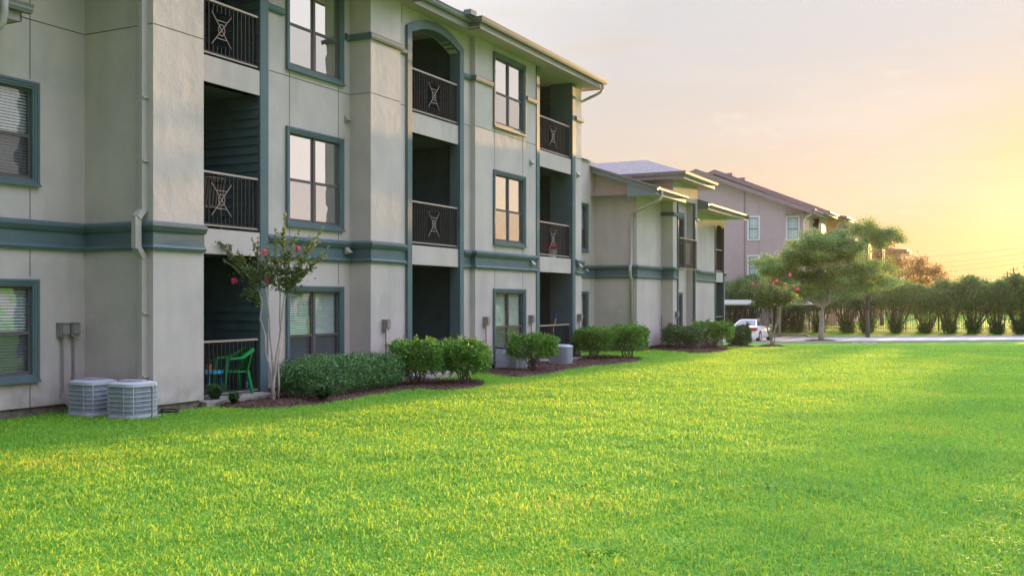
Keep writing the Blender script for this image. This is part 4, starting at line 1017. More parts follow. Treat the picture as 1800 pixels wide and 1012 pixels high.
def twig_leaves(rng, p0, p1, step, size, out, droop=0):
    p0 = np.array(p0); p1 = np.array(p1); L_ = np.linalg.norm(p1-p0); n = max(2, int(L_/step))
    t = rng.random(n)[:, None]; out.append(p0+(p1-p0)*t+rng.normal(size=(n, 3))*size*.45)
def crape(loc, label, seed, h, spread, stems, leafmat, nsub, lsize, flowers, gx=None, step=.012, barkm='wood', scatter=1.0, fs=1.0, kmin=3):
    """multi-stem crape myrtle: pale stems, upright sprays, a few blossom heads"""
    rng = np.random.default_rng(seed); t = empty('crape_myrtle', loc, label, 'tree', 'crape myrtles')
    m = MB(); pts = []; tips = []
    for s in stems:
        base, top = np.array(s[0], float), np.array(s[1], float)
        p = jitter_path(rng, base, top, 7, .022*h/2.4); m.tube(p, list(np.linspace(s[2], s[2]*.45, 7)), n=6)
        for k in range(nsub):
            st = p[rng.integers(kmin, 7)] if k else p[6]
            a = rng.uniform(0, 6.28) if len(s) < 4 else s[3]+rng.normal()*.5
            el = rng.uniform(.35, 1.1); ln = spread*rng.uniform(.5, 1.1)
            e = st+np.array([math.cos(a)*math.cos(el), math.sin(a)*math.cos(el), math.sin(el)])*ln
            if e[2] > h: e[2] = h*rng.uniform(.9, 1.0)
            b = jitter_path(rng, st, e, 5, .03); m.tube(b, list(np.linspace(s[2]*.4, .003, 5)), n=4)
            for i in range(4): twig_leaves(rng, b[i], b[i+1], step, lsize, pts)
            for q in range(4):
                bb = b[rng.integers(1, 4)]; e2 = bb+rng.normal(size=3)*[.16, .16, .10]*spread*scatter+[0, 0, .12*spread]
                m.tube([bb, e2], [.004, .002], n=3, cap=False); twig_leaves(rng, bb, e2, step, lsize, pts)
            tips.append(e)
    m.build('trunk', barkm, t)
    P = np.concatenate(pts); np_mesh('crown', leaves(P, lsize, rng, aspect=.5), 4, LEAF_F, leafmat, t)
    idx = rng.permutation(len(tips))[:flowers] if gx is None else range(len(gx))
    for i in idx:
        c = tips[i] if gx is None else np.array(gx[i]); P = rng.normal(size=(70, 3))*[.035, .035, .05]*(lsize/.035)**.5*fs+c
        np_mesh('blossom', leaves(P, .035*(lsize/.035)**.5*fs, rng, aspect=.9), 4, LEAF_F, 'pink_f', t)
    return t
# near crape myrtle: base seen at (478,700); local x/y in world axes; lateral unit = (cs, sn)
lat = np.array([cs, sn, 0]); fw = np.array([-sn, cs, 0]); up = np.array([0, 0, 1.])
bx, by = gp(480, 707); s0 = F_PX*CAMH/(707-YH)/F_PX      # metres per photo pixel at the tree
def tp(u, v, d=0): return lat*(u-480)*s0+fw*d+up*((707-v)*s0)
ST = [(tp(480, 705), tp(452, 505, .05), .024), (tp(483, 705), tp(471, 505, -.1), .022), (tp(487, 700, .1), tp(490, 510, .15), .023), (tp(478, 703, -.05), tp(502, 520, -.05), .028)]
def near_crape():
    rng = np.random.default_rng(21); t = empty('crape_myrtle', (bx, by, 0), 'slender pale stemmed crape myrtle with three pink blossoms in front of the near patio', 'tree', 'crape myrtles')
    m = MB(); pts = []
    for a, b, r in ST: p = jitter_path(rng, a, b, 8, .016); m.tube(p, list(np.linspace(r, r*.6, 8)), n=7)
    m.tube([tp(478, 712), tp(480, 690)], [.06, .035], n=8)
    limbs = [((452, 505), (367, 408)), ((452, 510), (395, 455)), ((452, 505), (420, 440)), ((471, 505), (440, 430)), ((452, 510), (455, 415)), ((471, 505), (470, 430)), ((490, 510), (500, 372)), ((502, 520), (570, 398)), ((502, 520), (580, 432)),
             ((490, 510), (525, 405)), ((502, 522), (540, 455)), ((490, 512), (480, 400)), ((502, 520), (508, 440)), ((452, 512), (410, 520)), ((471, 510), (430, 480)), ((490, 510), (550, 470)), ((502, 520), (498, 400)),
             ((471, 505), (485, 450)), ((452, 505), (430, 470)), ((502, 520), (520, 470)), ((490, 510), (470, 460)), ((452, 540), (438, 520)), ((452, 505), (385, 432)), ((502, 520), (555, 418))]
    for (a, b) in limbs:
        d = rng.normal()*.14; pa, pb = tp(*a), tp(b[0], b[1], d)
        mid = (pa+pb)/2+up*.05+rng.normal(size=3)*.03; n = 8
        path = [pa*(1-q)**2+2*mid*q*(1-q)+pb*q*q for q in np.linspace(0, 1, n)]
        m.tube(path, list(np.linspace(.010, .003, n)), n=5)
        for i in range(1, n-1): twig_leaves(rng, path[i], path[i+1], .0062, .03, pts)
        for q in range(11):
            k = rng.integers(1, n-2); e = path[k]+rng.normal(size=3)*[.11, .11, .06]+up*.08
            m.tube([path[k], e], [.003, .0015], n=3, cap=False); twig_leaves(rng, path[k], e, .006, .028, pts)
    # denser heart of the crown
    for cu, cv, ru, rv, nn in ((440, 470, 40, 36, 110), (495, 470, 40, 45, 260), (470, 500, 30, 22, 70)):
        q = rng.normal(size=(nn, 3)); q = np.array([tp(cu+a*ru*.5, cv+b*rv*.5, c*.16) for a, b, c in q]); pts.append(q)
    m.build('trunk', 'wood', t, True)
    P = np.concatenate(pts); np_mesh('crown', leaves(P, .045, rng, aspect=.5), 4, LEAF_F, 'leafC', t)
    for u, v in ((467, 444), (415, 493), (526, 437), (472, 492)):
        k = .5 if (u, v) in ((526, 437), (472, 492)) else 1.0
        P = rng.normal(size=(90, 3))*.024*k**.5+tp(u, v, -.1); np_mesh('blossom', leaves(P, .032, rng, aspect=.9), 4, LEAF_F, 'pink_f', t)
near_crape()
# crape myrtle by the parking lot
x, y = at(1357, 42.2); z = GH(x, y)
stx = [((.02*k-.08, .02*k-.05, 0), (math.cos(k*.9)*.5, math.sin(k*.9)*.5, 1.75), .03) for k in range(7)]
crape((x, y, z+.05), 'round headed crape myrtle dotted with pink blossoms in front of the white car', 31, 3.05, .95, stx, 'leafC', 13, .075, 10, step=.010, scatter=2.0, gx=[((u-1357)*.02377*cs, (u-1357)*.02377*sn, (607-v)*.02377) for u, v in ((1323, 497), (1333, 501), (1341, 498), (1359, 497), (1366, 492), (1369, 506), (1381, 502), (1396, 502), (1402, 507), (1327, 512), (1389, 482))], fs=.48, kmin=6)
mulch_ring(x, y, .62, z, 7)

def tree(name, loc, label, seed, h, crown, trunk_h, lm, nclump, per, lsize, lean=(0, 0), r0=.16, group=None, bark='bark', clump_sd=.28, wisp=0, bias=None, stems=1):
    """tree with limbs; crown = list of (cx,cy,cz,rx,ry,rz) lobes (local metres)"""
    rng = np.random.default_rng(seed); t = empty(name, loc, label, 'tree', group)
    m = MB()
    fork = np.array([lean[0], lean[1], trunk_h]); 
    p = jitter_path(rng, (0, 0, 0), fork, 6, .03); m.tube([np.array([0, 0, -.05])]+p[1:], list(np.linspace(r0*1.25, r0*.75, 6)), n=9)
    cl = []
    for (cx, cy, cz, rx, ry, rz) in crown:
        c = np.array([cx, cy, cz]); b = jitter_path(rng, fork, c, 7, .10); m.tube(b, list(np.linspace(r0*.6, r0*.15, 7)), n=6)
        nn = int(nclump*rx*ry*rz)
        q = rng.normal(size=(nn, 3)); q /= np.linalg.norm(q, axis=1)[:, None]; q *= (rng.random(nn)**.45)[:, None]*[rx, ry, rz]; q = q+c
        cl.append(q)
        for k in range(0, nn, max(1, nn//14)):
            st = b[rng.integers(3, 7)]; m.tube([st, (st+q[k])/2+rng.normal(size=3)*.1, q[k]], [r0*.16, r0*.09, r0*.03], n=4, cap=False)
        if wisp:
            for k in range(wisp):
                a = rng.uniform(0, 6.28); el = rng.uniform(-.1, 1.0); d = np.array([math.cos(a)*math.cos(el), math.sin(a)*math.cos(el), math.sin(el)])
                s_ = c+d*[rx*.8, ry*.8, rz*.8]; ln = rng.uniform(.5, 1.1); e = s_+d*ln+[0, 0, -.15]
                m.tube([s_, (s_+e)/2+[0, 0, .1], e], [.02, .012, .005], n=3, cap=False)
                tt = np.linspace(0, 1, 8)[:, None]; cl.append(s_+(e-s_)*tt)
    m.build('trunk', bark, t, True)
    Q = np.concatenate(cl); P = np.repeat(Q, per, axis=0)+rng.normal(size=(len(Q)*per, 3))*[clump_sd, clump_sd, clump_sd*.55]
    P[:, 2] = np.maximum(P[:, 2], .2)
    np_mesh('crown', leaves(P, lsize, rng, aspect=.45), 4, LEAF_F, lm, t)
    return t
def L3(u, v, d, z0, u0, gz):      # local metres of a photo pixel at depth z0 relative to trunk base pixel u0
    k = z0/F_PX; q = lat*((u-u0)*k)+fw*d; return (q[0], q[1], 1.8+(YH-v)*k-gz)
# big tree
z0 = 66.; x, y = at(1443, z0); gz = GH(x, y)
lob = [(1400, 480, .3, 1.5, 1.5, 1.2), (1440, 448, -.2, 1.6, 1.6, 1.2), (1480, 450, .5, 1.6, 1.6, 1.3), (1465, 500, -.6, 1.8, 1.5, 1.1), (1520, 495, .2, 1.5, 1.3, 1.1), (1372, 475, .6, 1.3, 1.2, .8), (1385, 510, -.3, 1.3, 1.2, .7), (1420, 520, .8, 1.5, 1.3, .7), (1465, 430, .4, 1.0, 1.0, .6)]
tree('shade_tree', (x, y, gz), 'large feathery green tree on a mulch ring right of the carport', 41, 7.5,
     [(*L3(u, v, d, z0, 1443, gz), a, b, c) for u, v, d, a, b, c in lob], 2.2, 'leafT', 16, 80, .12, lean=(.1, .1), wisp=14, clump_sd=.24, bark='wood', group='trees around the parking lot')
mulch_ring(x, y, 1.15, gz, 9)
z0 = 72.; x, y = at(1525, z0); gz = GH(x, y)
lob = [(1520, 440, 0, 1.3, 1.2, .9), (1555, 420, 0, .9, .9, .5), (1520, 408, 0, .6, .6, .45), (1500, 520, 0, 1.5, 1.2, .9), (1535, 480, 0, 1.3, 1.2, .9)]
tree('shade_tree', (x, y, gz), 'airy tree with thin twigs against the glowing sky right of the large feathery tree', 42, 7.5,
     [(*L3(u, v, d, z0, 1525, gz), a, b, c) for u, v, d, a, b, c in lob], 2.0, 'leafT', 6, 38, .11, wisp=20, r0=.13, clump_sd=.24, group='trees around the parking lot')
z0 = 92.; x, y = at(1550, z0); gz = GH(x, y)
tree('backlit_tree', (x, y, gz), 'yellowish backlit tree beside the far mauve building', 43, 7.5,
     [(*L3(u, v, 0, z0, 1550, gz), a, b, c) for u, v, a, b, c in ((1535, 480, 2, 2, 1.6), (1570, 470, 1.8, 1.8, 1.6), (1545, 440, 1.3, 1.3, 1.0))], 2.2, 'leafO', 16, 16, .16, wisp=5, clump_sd=.3, group='trees around the parking lot')
z0 = 118.; x, y = at(1610, z0); gz = GH(x, y)
tree('distant_tree', (x, y, gz), 'dark spiky tree far behind the hedge where the far roofs end', 44, 7.5,
     [(*L3(u, v, 0, z0, 1610, gz), a, b, c) for u, v, a, b, c in ((1600, 480, 2.4, 2, 2.0), (1625, 490, 2.0, 2, 1.6))], 2.2, 'leafO', 9, 12, .2, wisp=26, clump_sd=.32)

# tall fence line shrubs
def myrtle(seed):
    rng = np.random.default_rng(seed); t = empty('wax_myrtle', (0, 0, 0), 'x', 'shrub', 'tall shrubs lining the iron fence'); m = MB(); cl = []
    for k in range(22):
        a = rng.uniform(0, 6.28); r = rng.uniform(.4, 1.45); b = np.array([rng.normal()*.14, rng.normal()*.12, 0]); e = np.array([math.cos(a)*r, math.sin(a)*r, rng.uniform(2.0, 3.4)])
        md = (b+e)/2+np.array([math.cos(a)*.12, math.sin(a)*.12, -.2]); m.tube([b, md, e], [.05, .035, .015], n=5)
        nn = 7; tt = np.linspace(.15, .55, nn)[:, None]; cl.append(b+(md-b)*tt+rng.normal(size=(nn, 3))*.12)
    m.build('stems', 'bark', t)
    for (cx, cy, cz, rx, ry, rz) in ((-.6, 0, 2.8, 1.35, 1.25, 1.0), (.65, .1, 2.85, 1.35, 1.25, .95), (0, -.5, 3.3, 1.1, 1.0, .9), (.1, .5, 2.9, 1.15, 1.1, .85), (-.7, .2, 3.55, .65, .7, .55), (.6, -.1, 3.75, .65, .7, .5), (0, 0, 2.1, 1.35, 1.25, .45)):
        nn = 95; q = rng.normal(size=(nn, 3)); q /= np.linalg.norm(q, axis=1)[:, None]; q *= (rng.random(nn)**.4)[:, None]*[rx, ry, rz]; cl.append(q+[cx, cy, cz])
    nn = 120; zz = rng.uniform(.08, 1.9, nn); aa = rng.uniform(0, 6.28, nn); rc = (.22+.42*zz)*rng.random(nn)**.6
    cl.append(np.stack([np.cos(aa)*rc, np.sin(aa)*rc, zz], 1)[rng.random(nn) < 1.05-.38*zz])
    Q = np.concatenate(cl); per = 22; P = np.repeat(Q, per, axis=0)+rng.normal(size=(len(Q)*per, 3))*[.15, .15, .08]; P[:, 2] = np.maximum(P[:, 2], .05)
    np_mesh('foliage', leaves(P, .12, rng, aspect=.45), 4, LEAF_F, 'leafH', t); return t
def fence_pt(u):    # depth of the shrub row
    z = np.interp(u, [1250, 1300, 1800, 2300], [79, 79, 77, 75]); return at(u, z)
protos = [myrtle(51), myrtle(52), myrtle(53)]
rows = [(1290, 'behind the carport next to the building corner'), (1325, 'behind the carport roof over the white car'), (1366, 'behind the carport post'), (1405, 'between carport post and the large feathery tree'),
        (1447, 'right behind the trunk of the large feathery tree'), (1490, 'just right of the trunk of the large feathery tree'), (1532, 'under the airy tree'), (1577, 'first in the open stretch of the row right of the trees'), (1622, 'second in the open stretch of the row right of the trees'),
        (1665, 'third in the open stretch of the row right of the trees'), (1710, 'left of the two in front of the distant poles'), (1755, 'just left of the distant utility poles'), (1798, 'cut off by the right edge of the photo'), (1842, ''), (1886, ''), (1930, ''), (1974, ''), (2018, '')]
rnd = random.Random(8)
for i, (u, lb) in enumerate(rows):
    x, y = fence_pt(u+rnd.uniform(-7, 7)); o = protos[i] if i < 3 else copy_tree(protos[i % 3])
    low = u < 1420
    o.location = (x, y, GH(x, y)); o.rotation_euler = (0, 0, rnd.uniform(0, 6.28)); s = rnd.uniform(.92, 1.12); o.scale = (s*.98, s*.98, s*rnd.uniform(.93, 1.04))
    o['label'] = 'tall fence line shrub, '+lb if lb else 'tall fence line shrub beyond the right edge'
# iron fence
def iron_fence():
    xa, ya = at(1255, 81.2); xb, yb = at(2060, 78.2); a = Vector((xa, ya)); b = Vector((xb, yb)); L_ = (b-a).length; d = (b-a)/L_; t = empty('iron_fence', (xa, ya, GH(xa, ya)), 'black iron picket fence running behind the row of tall shrubs', 'fence')
    g = GH(xa, ya); m = MB(); n = int(L_/.13)
    for i in range(n): p = d*(L_*i/n); z = GH(xa+p.x, ya+p.y)-g; m.box(p.x-.012, p.x+.012, p.y-.012, p.y+.012, z+.02, z+2.0)
    m.build('picket', 'fence', t)
    m = MB(); k = int(L_/2.4)
    for i in range(k+1): p = d*(L_*i/k); z = GH(xa+p.x, ya+p.y)-g; m2 = m; m2.box(p.x-.04, p.x+.04, p.y-.04, p.y+.04, z, z+2.12)
    m.build('post', 'fence', t)
    m = MB()
    for h in (.2, 1.75, 1.95):
        for i in range(20): p, q = d*(L_*i/20), d*(L_*(i+1)/20); m.bar((p.x, p.y, GH(xa+p.x, ya+p.y)-g+h), (q.x, q.y, GH(xa+q.x, ya+q.y)-g+h), .035)
    m.build('rail', 'fence', t)
iron_fence()
# far woods (one mass)
def woods():
    rng = np.random.default_rng(77); P = []
    for k in range(420):
        u = rng.uniform(1180, 2900); z0 = rng.uniform(150, 190); x, y = at(u, z0); h = rng.uniform(2.5, 5.0)*(1+.25*math.sin(u*.013))
        q = rng.normal(size=(60, 3)); q /= np.linalg.norm(q, axis=1)[:, None]; q *= (rng.random(60)**.4)[:, None]*[2.6, 2.6, h*.5]; P.append(q+[x, y, h*.5-.3])
    P = np.concatenate(P); o = np_mesh('far_woods', leaves(P, 1.0, rng, aspect=.7), 4, LEAF_F, 'leafO'); tag(o, 'low hazy line of far trees beyond the fence', 'woods', kind='stuff')
woods()
# tall trees out to the right (outside the frame): they shade the lawn's right side and show in the window panes
def side_trees():
    for i, (x, y, h, r) in enumerate(((3.1, 86, 7.6, 2.9), (9.6, 88, 8.3, 3.2), (18.5, 86, 7.6, 3.2), (26, 84, 7.0, 3.2), (36, 80, 6.0, 3.0))):
        tree('shade_tree', (x, y, GH(x, y)), 'tall tree in the row beyond the right edge of the photo', 90+i, h,
             [(0, 0, h-r*.9, r, r, r*.8), (r*.5, 0, h-r*1.5, r*.8, r*.8, r*.6), (-r*.5, .5, h-r*1.6, r*.8, r*.8, r*.6)], h*.3, 'leafT', 11, 14, .34, clump_sd=.45, group='trees beyond the right edge')
side_trees()

# ================================================================== ROAD, PARKING, CARPORT, CAR
def quad_ground(name, pts, m_, dz=.012, n=10):
    """strip between two lists of (u,z) -> ground following"""
    A, Bq = pts; m = MB()
    for (u, z) in A: x, y = at(u, z); m.v.append((x, y, GH(x, y)+dz))
    for (u, z) in Bq: x, y = at(u, z); m.v.append((x, y, GH(x, y)+dz))
    k = len(A)
    for i in range(k-1): m.f.append((i, i+1, k+i+1, k+i))
    o = m.build(name, m_); tag(o, kind='structure'); return o
nearE = [(1180, 63.2), (1260, 63.2), (1340, 63.2), (1420, 63.4), (1500, 63.8), (1600, 64.5), (1700, 65.2), (1800, 66), (2000, 67.5), (2400, 69)]
farE = [(1180, 75.2), (1260, 75.2), (1340, 75.2), (1418, 75.2), (1424, 71.5), (1500, 71.8), (1650, 72.4), (1800, 73.2), (2000, 74.3), (2400, 76)]
quad_ground('road', (nearE, farE), 'asphalt')
def curb():
    for E_, off in ((nearE, -.12), (farE, .12)):
        m = MB(); 
        for i in range(len(E_)-1):
            (u0, z0_), (u1, z1_) = E_[i], E_[i+1]; a = at(u0, z0_+off); b = at(u1, z1_+off)
            m.bar((a[0], a[1], GH(*a)+.04), (b[0], b[1], GH(*b)+.04), .16, .14)
        o = m.build('curb', 'curb'); tag(o, kind='structure')
curb()
def paint():
    m = MB()
    for u in (1368, 1334, 1400):
        x, y = at(u, 67.5); m.box(x-.05, x+.05, y, y+5, -.834, -.830)
    o = m.build('parking_line', 'yellow'); tag(o, kind='structure')
paint()
def carport():
    x1, x0, y0, y1 = -13.5, -27.0, 71.5, 77.2; g = -.85
    t = empty('carport', (x1, y0, g), 'long flat white metal carport roof over the parking bays', 'carport')
    m = MB(); m.box(x0-x1, 0, 0, y1-y0, 2.46, 2.52)
    m.box(x0-x1, 0, -.06, .02, 2.40, 2.70); m.box(x0-x1, 0, y1-y0-.02, y1-y0+.06, 2.40, 2.70); m.box(-.02, .06, -.06, y1-y0+.06, 2.398, 2.702); m.build('roof', 'whitem', t)
    m = MB()
    for k in range(3): m.box(x0-x1, 0, 1.0+1.7*k, 1.12+1.7*k, 2.30, 2.46)
    m.build('beam', 'curb', t)
    for px in (-2.5, -8.3, -13.0):
        m = MB(); m.box(px-.08, px+.08, 3.4, 3.56, 0, 2.32); m.build('post', 'curb', t)
carport()

def car():
    """white sedan parked nose away (+Y); local +x = forward before rotation"""
    x, y = at(1305, 64.0); t = empty('parked_car', (x, y, -.838), 'white sedan parked nose away under the carport edge', 'car', rz=R(90))
    Lc, W = 4.9, 1.82; hw = W/2
    # side profile stations: (x, z_bottom, z_shoulder, half width)
    st = [(0.00, .42, .78, .70), (.06, .30, .96, .80), (.25, .24, 1.02, .88), (.8, .22, 1.03, .91), (1.6, .20, .99, .915), (2.6, .20, .95, .915), (3.5, .20, .92, .91), (4.2, .22, .86, .89), (4.65, .26, .76, .82), (4.88, .36, .60, .66)]
    m = MB(); rings = []
    for (px, zb, zs, w) in st:
        ring = [(px, -w*.86, zb), (px, -w, zb+.12), (px, -w, (zb+zs)/2+.05), (px, -w*.97, zs-.06), (px, -w*.86, zs), (px, 0, zs+.025), (px, w*.86, zs), (px, w*.97, zs-.06), (px, w, (zb+zs)/2+.05), (px, w, zb+.12), (px, w*.86, zb)]
        rings.append(ring)
    n = len(rings[0])
    for r in rings: m.v += r
    for i in range(len(rings)-1):
        for k in range(n): k2 = (k+1) % n; m.f.append((i*n+k, (i+1)*n+k, (i+1)*n+k2, i*n+k2))
    m.f.append(tuple(range(n))); m.f.append(tuple((len(rings)-1)*n+k for k in reversed(range(n))))
    body = m.build('body', mat('white_car_paint', (.82, .82, .84), .25, spec=.6), t, True)
    # greenhouse
    g = MB(); low = [(.75, .74), (3.45, .80)]; 
    A = [(.62, -.76, 1.02), (.62, .76, 1.02), (3.5, .76, .94), (3.5, -.76, .94)]; T = [(1.55, -.53, 1.40), (1.55, .53, 1.40), (2.5, .55, 1.42), (2.5, -.55, 1.42)]
    g.add(A+T, [(4, 5, 6, 7), (0, 1, 5, 4), (1, 2, 6, 5), (2, 3, 7, 6), (3, 0, 4, 7)])
    g.build('cabin', bpy.data.materials['white_car_paint'], t)
    gl = bpy.data.materials.new('car_glass'); gl.use_nodes = True; bb = gl.node_tree.nodes['Principled BSDF']; bb.inputs['Base Color'].default_value = (.06, .07, .08, 1); bb.inputs['Roughness'].default_value = .05
    def face_inset(P, ins, off, name):
        P = [Vector(p) for p in P]; c = sum(P, Vector())/len(P); nrm = (P[1]-P[0]).cross(P[2]-P[0]).normalized()
        if nrm.dot(c-Vector((2, 0, 1))) < 0: nrm = -nrm
        q = MB(); Q = [p+(c-p)*ins+nrm*off for p in P]; q.add(Q, [tuple(range(len(Q)))]); return q.build(name, gl, t)
    face_inset([A[0], A[1], T[1], T[0]], .10, .004, 'rear_window'); face_inset([A[2], A[3], T[3], T[2]], .10, .004, 'windscreen')
    for s in (0, 1):
        b0, b1, t0_, t1_ = (A[0], A[3], T[0], T[3]) if s == 0 else (A[1], A[2], T[1], T[2])
        b0, b1, t0_, t1_ = map(Vector, (b0, b1, t0_, t1_)); bm_ = b0.lerp(b1, .52); tm = t0_.lerp(t1_, .5)
        face_inset([b0, bm_, tm, t0_], .12, .006, 'side_window'); face_inset([bm_, b1, t1_, tm], .12, .006, 'side_window')
    for s in (-1, 1):
        q = MB(); q.add([(-.01, s*.80, .70), (-.02, s*.50, .74), (.0, s*.48, .92), (.05, s*.80, .93), (.32, s*.895, .90), (.2, s*.905, .78)], [(0, 1, 2, 3), (0, 3, 4, 5)]); 
        q.v = [(a-.03, b*1.012, c) for a, b, c in q.v]; q.build('tail_light', 'red', t)
        q = MB(); q.box(3.3, 3.45, s*.92, s*1.08, .95, 1.06); q.build('side_mirror', bpy.data.materials['white_car_paint'], t)
        for px in (.95, 3.85):
            wv = MB(); wv.lathe([(.2, 0), (.33, .0), (.335, .03), (.335, .19), (.32, .22), (.2, .22)], 24); wv.v = [(px+a, s*(.70+c), .335+b) for a, b, c in wv.v]; tyre = wv.build('wheel', 'black', t)
            rv = MB(); rv.lathe([(.0, .225), (.21, .225), (.21, .19)], 16); rv.v = [(px+a, s*(.70+c), .335+b) for a, b, c in rv.v]; rv.build('rim', 'ac', tyre)
            av = MB(); av.lathe([(.38, 0), (.38, .012)], 20); av.v = [(px+a, s*(.906+c), .36+b) for a, b, c in av.v if True]; av.build('wheel_arch', 'black', t)
    q = MB(); q.box(-.03, .02, -.26, .26, .72, .86); q.build('number_plate', 'white', t)
    q = MB(); q.box(-.05, .06, -.80, .80, .34, .50); q.build('bumper', bpy.data.materials['white_car_paint'], t)
    q = MB(); q.box(-.035, .0, -.5, .5, .885, .90); q.build('trunk_seam', 'black', t)
car()

# small stones on the lawn edge
rnd = random.Random(2)
for u, v in ((1502, 602.5), (1521, 603), (1537, 601)):
    x, y = at(u, 60.5); m = MB(); m.lathe([(.09, 0), (.13, .05), (.08, .11), (.02, .13)], 7); o = m.build('stone', 'curb', loc=(0, 0, 0)); o.location = (x, y, GH(x, y)); o.scale = (1.4, .9, .7)
    tag(o, {1502: 'leftmost', 1521: 'middle', 1537: 'rightmost'}[u]+' of three pale stones lying on the lawn by the road', 'stone', 'pale stones by the road')

# ================================================================== FAR BUILDING
def far_building():
    org = (-15.7, 82.5, -.4); t = empty('apartment_building', org, 'mauve three storey apartment building with white window trim beyond the parking lot', 'building')
    K = 1.051
    def pb(mb, name, m_, parent=None): return mb.build(name, m_, parent or t, org=org)
    y0 = 82.5; xw = -15.7
    def ron_x(u, xx): tt = (u-900)/F_PX; k = xx/(-sn+cs*tt); return k*(cs+sn*tt)
    def ron_y(u, yy): tt = (u-900)/F_PX; k = yy/(cs+sn*tt); return k*(-sn+cs*tt)
    def hh(v, yy, xx): return 1.8+(YH-v)*(-sn*xx+cs*yy)/F_PX
    xp = ron_y(1223, y0-.5); zp = hh(297, y0-.5, xp); xe = ron_y(1428, y0-.5); ze = hh(368, y0-.5, xe); sl_ = (zp-ze)/(xe-xp)
    xl = xp-(xe-xp)
    zr = lambda x_: zp-abs(x_-xp)*sl_
    # gable wall: siding left, panel right
    xs = ron_y(1309, y0)
    m = MB(); z = -1.0; c = .2
    while z < zp:
        zt = z+c
        def lim(zz): 
            return xp+(zp-.18-zz)/sl_ if zz > zr(xs)-.18 else xs
        a, b = min(xs, lim(z)), min(xs, lim(zt))
        m.quad((xl+.9, y0-.03, z), (a, y0-.03, z), (b, y0-.004, zt), (xl+.9, y0-.004, zt)) if z < zr(xl+.9) else m.quad((xp-(zp-.18-z)/sl_, y0-.03, z), (a, y0-.03, z), (b, y0-.004, zt), (xp-(zp-.18-zt)/sl_, y0-.004, zt))
        m.quad((xl+.9, y0, z), (a, y0, z), (a, y0-.03, z), (xl+.9, y0-.03, z)) if z < zr(xl+.9) else None
        z = zt
        if z > zp-.4: break
    m.add([(xs, y0-.01, -1), (xw, y0-.01, -1), (xw, y0-.01, zr(xw)-.1), (xs, y0-.01, zr(xs)-.1)], [(0, 1, 2, 3)])
    pb(m, 'wall', 'mauve')
    m = MB(); m.box(xs-.06, xs+.06, y0-.05, y0-.005, -1, zr(xs)-.2)
    for u in (1334, 1384): q = ron_y(u, y0); m.box(q-.015, q+.015, y0-.02, y0-.011, -1, zr(q)-.2)
    pb(m, 'corner_board', 'mauve_d')
    def win_y(u0, u1, z0, z1):
        a, b = ron_y(u0, y0), ron_y(u1, y0); f = MB(); w_ = .12; Y = y0-.07
        f.box(a, b, Y, y0-.01, z0, z0+w_); f.box(a, b, Y, y0-.01, z1-w_, z1); f.box(a, a+w_, Y, y0-.01, z0+w_, z1-w_); f.box(b-w_, b, Y, y0-.01, z0+w_, z1-w_)
        wn = pb(f, 'window', 'white'); s = MB(); zm = (z0+z1)/2-.05; xm = (a+b)/2
        s.box(a+w_, b-w_, Y+.02, Y+.05, zm-.04, zm+.04); s.box(a+w_, a+w_+.06, Y+.02, Y+.05, z0+w_, z1-w_); s.box(b-w_-.06, b-w_, Y+.02, Y+.05, z0+w_, z1-w_); s.box(a+w_, b-w_, Y+.02, Y+.05, z0+w_, z0+w_+.06); s.box(a+w_, b-w_, Y+.02, Y+.05, z1-w_-.06, z1-w_); pb(s, 'sash', 'ac_dark', wn)
        g = MB(); g.box(xm-.012, xm+.012, Y+.03, Y+.045, z0+w_, z1-w_); g.box(a+w_, b-w_, Y+.03, Y+.045, zm+(z1-zm)*.45, zm+(z1-zm)*.45+.024); g.box(a+w_, b-w_, Y+.03, Y+.045, zm-(z1-zm)*.5, zm-(z1-zm)*.5+.024); pb(g, 'muntin', 'white', wn)
        p = MB(); p.quad((a+w_, y0-.016, z0+w_), (b-w_, y0-.016, z0+w_), (b-w_, y0-.016, z1-w_), (a+w_, y0-.016, z1-w_)); pb(p, 'pane', mat('pale_pane', (.5, .6, .6), .1), wn)
    yy = y0
    for (u0, u1) in ((1314, 1336), (1382, 1405.5)):
        xx = ron_y(u0, y0); top3 = hh(380, y0, xx); h_ = hh(380, y0, xx)-hh(423, y0, xx); 
        for k in range(3): win_y(u0, u1, top3-h_-3.2*k, top3-3.2*k)
    # roof of front volume
    r = MB(); th = .16; yr0, yr1 = y0-.55, y0+5.5
    def roofpair(xpk, zpk, xr, xl_, ya, yb, sl2):
        zr_ = zpk-(xr-xpk)*sl2; zl_ = zpk-(xpk-xl_)*sl2
        r.quad((xpk, ya, zpk), (xr, ya, zr_), (xr, yb, zr_), (xpk, yb, zpk)); r.quad((xpk, ya, zpk), (xpk, yb, zpk), (xl_, yb, zl_), (xl_, ya, zl_))
    fb = MB()
    def rake(xpk, zpk, xr, xl_, ya, sl2, d=.38):
        zr_ = zpk-(xr-xpk)*sl2; zl_ = zpk-(xpk-xl_)*sl2
        for (xa_, za_, xb_, zb_) in ((xpk, zpk, xr, zr_), (xl_, zl_, xpk, zpk)):
            fb.add([(xa_, ya, za_), (xb_, ya, zb_), (xb_, ya, zb_-d), (xa_, ya, za_-d), (xa_, ya+.5, za_-d), (xb_, ya+.5, zb_-d)], [(0, 1, 2, 3), (3, 2, 5, 4)])
    roofpair(xp, zp, xe, xl, yr0, yr1, sl_); rake(xp, zp-.01, xe, xl, yr0+.02, sl_)
    # stepped blocks along the facade: (u start, u end, x plane, roof eave protrusion)
    s = MB(); per = MB(); gl = MB(); st = MB()
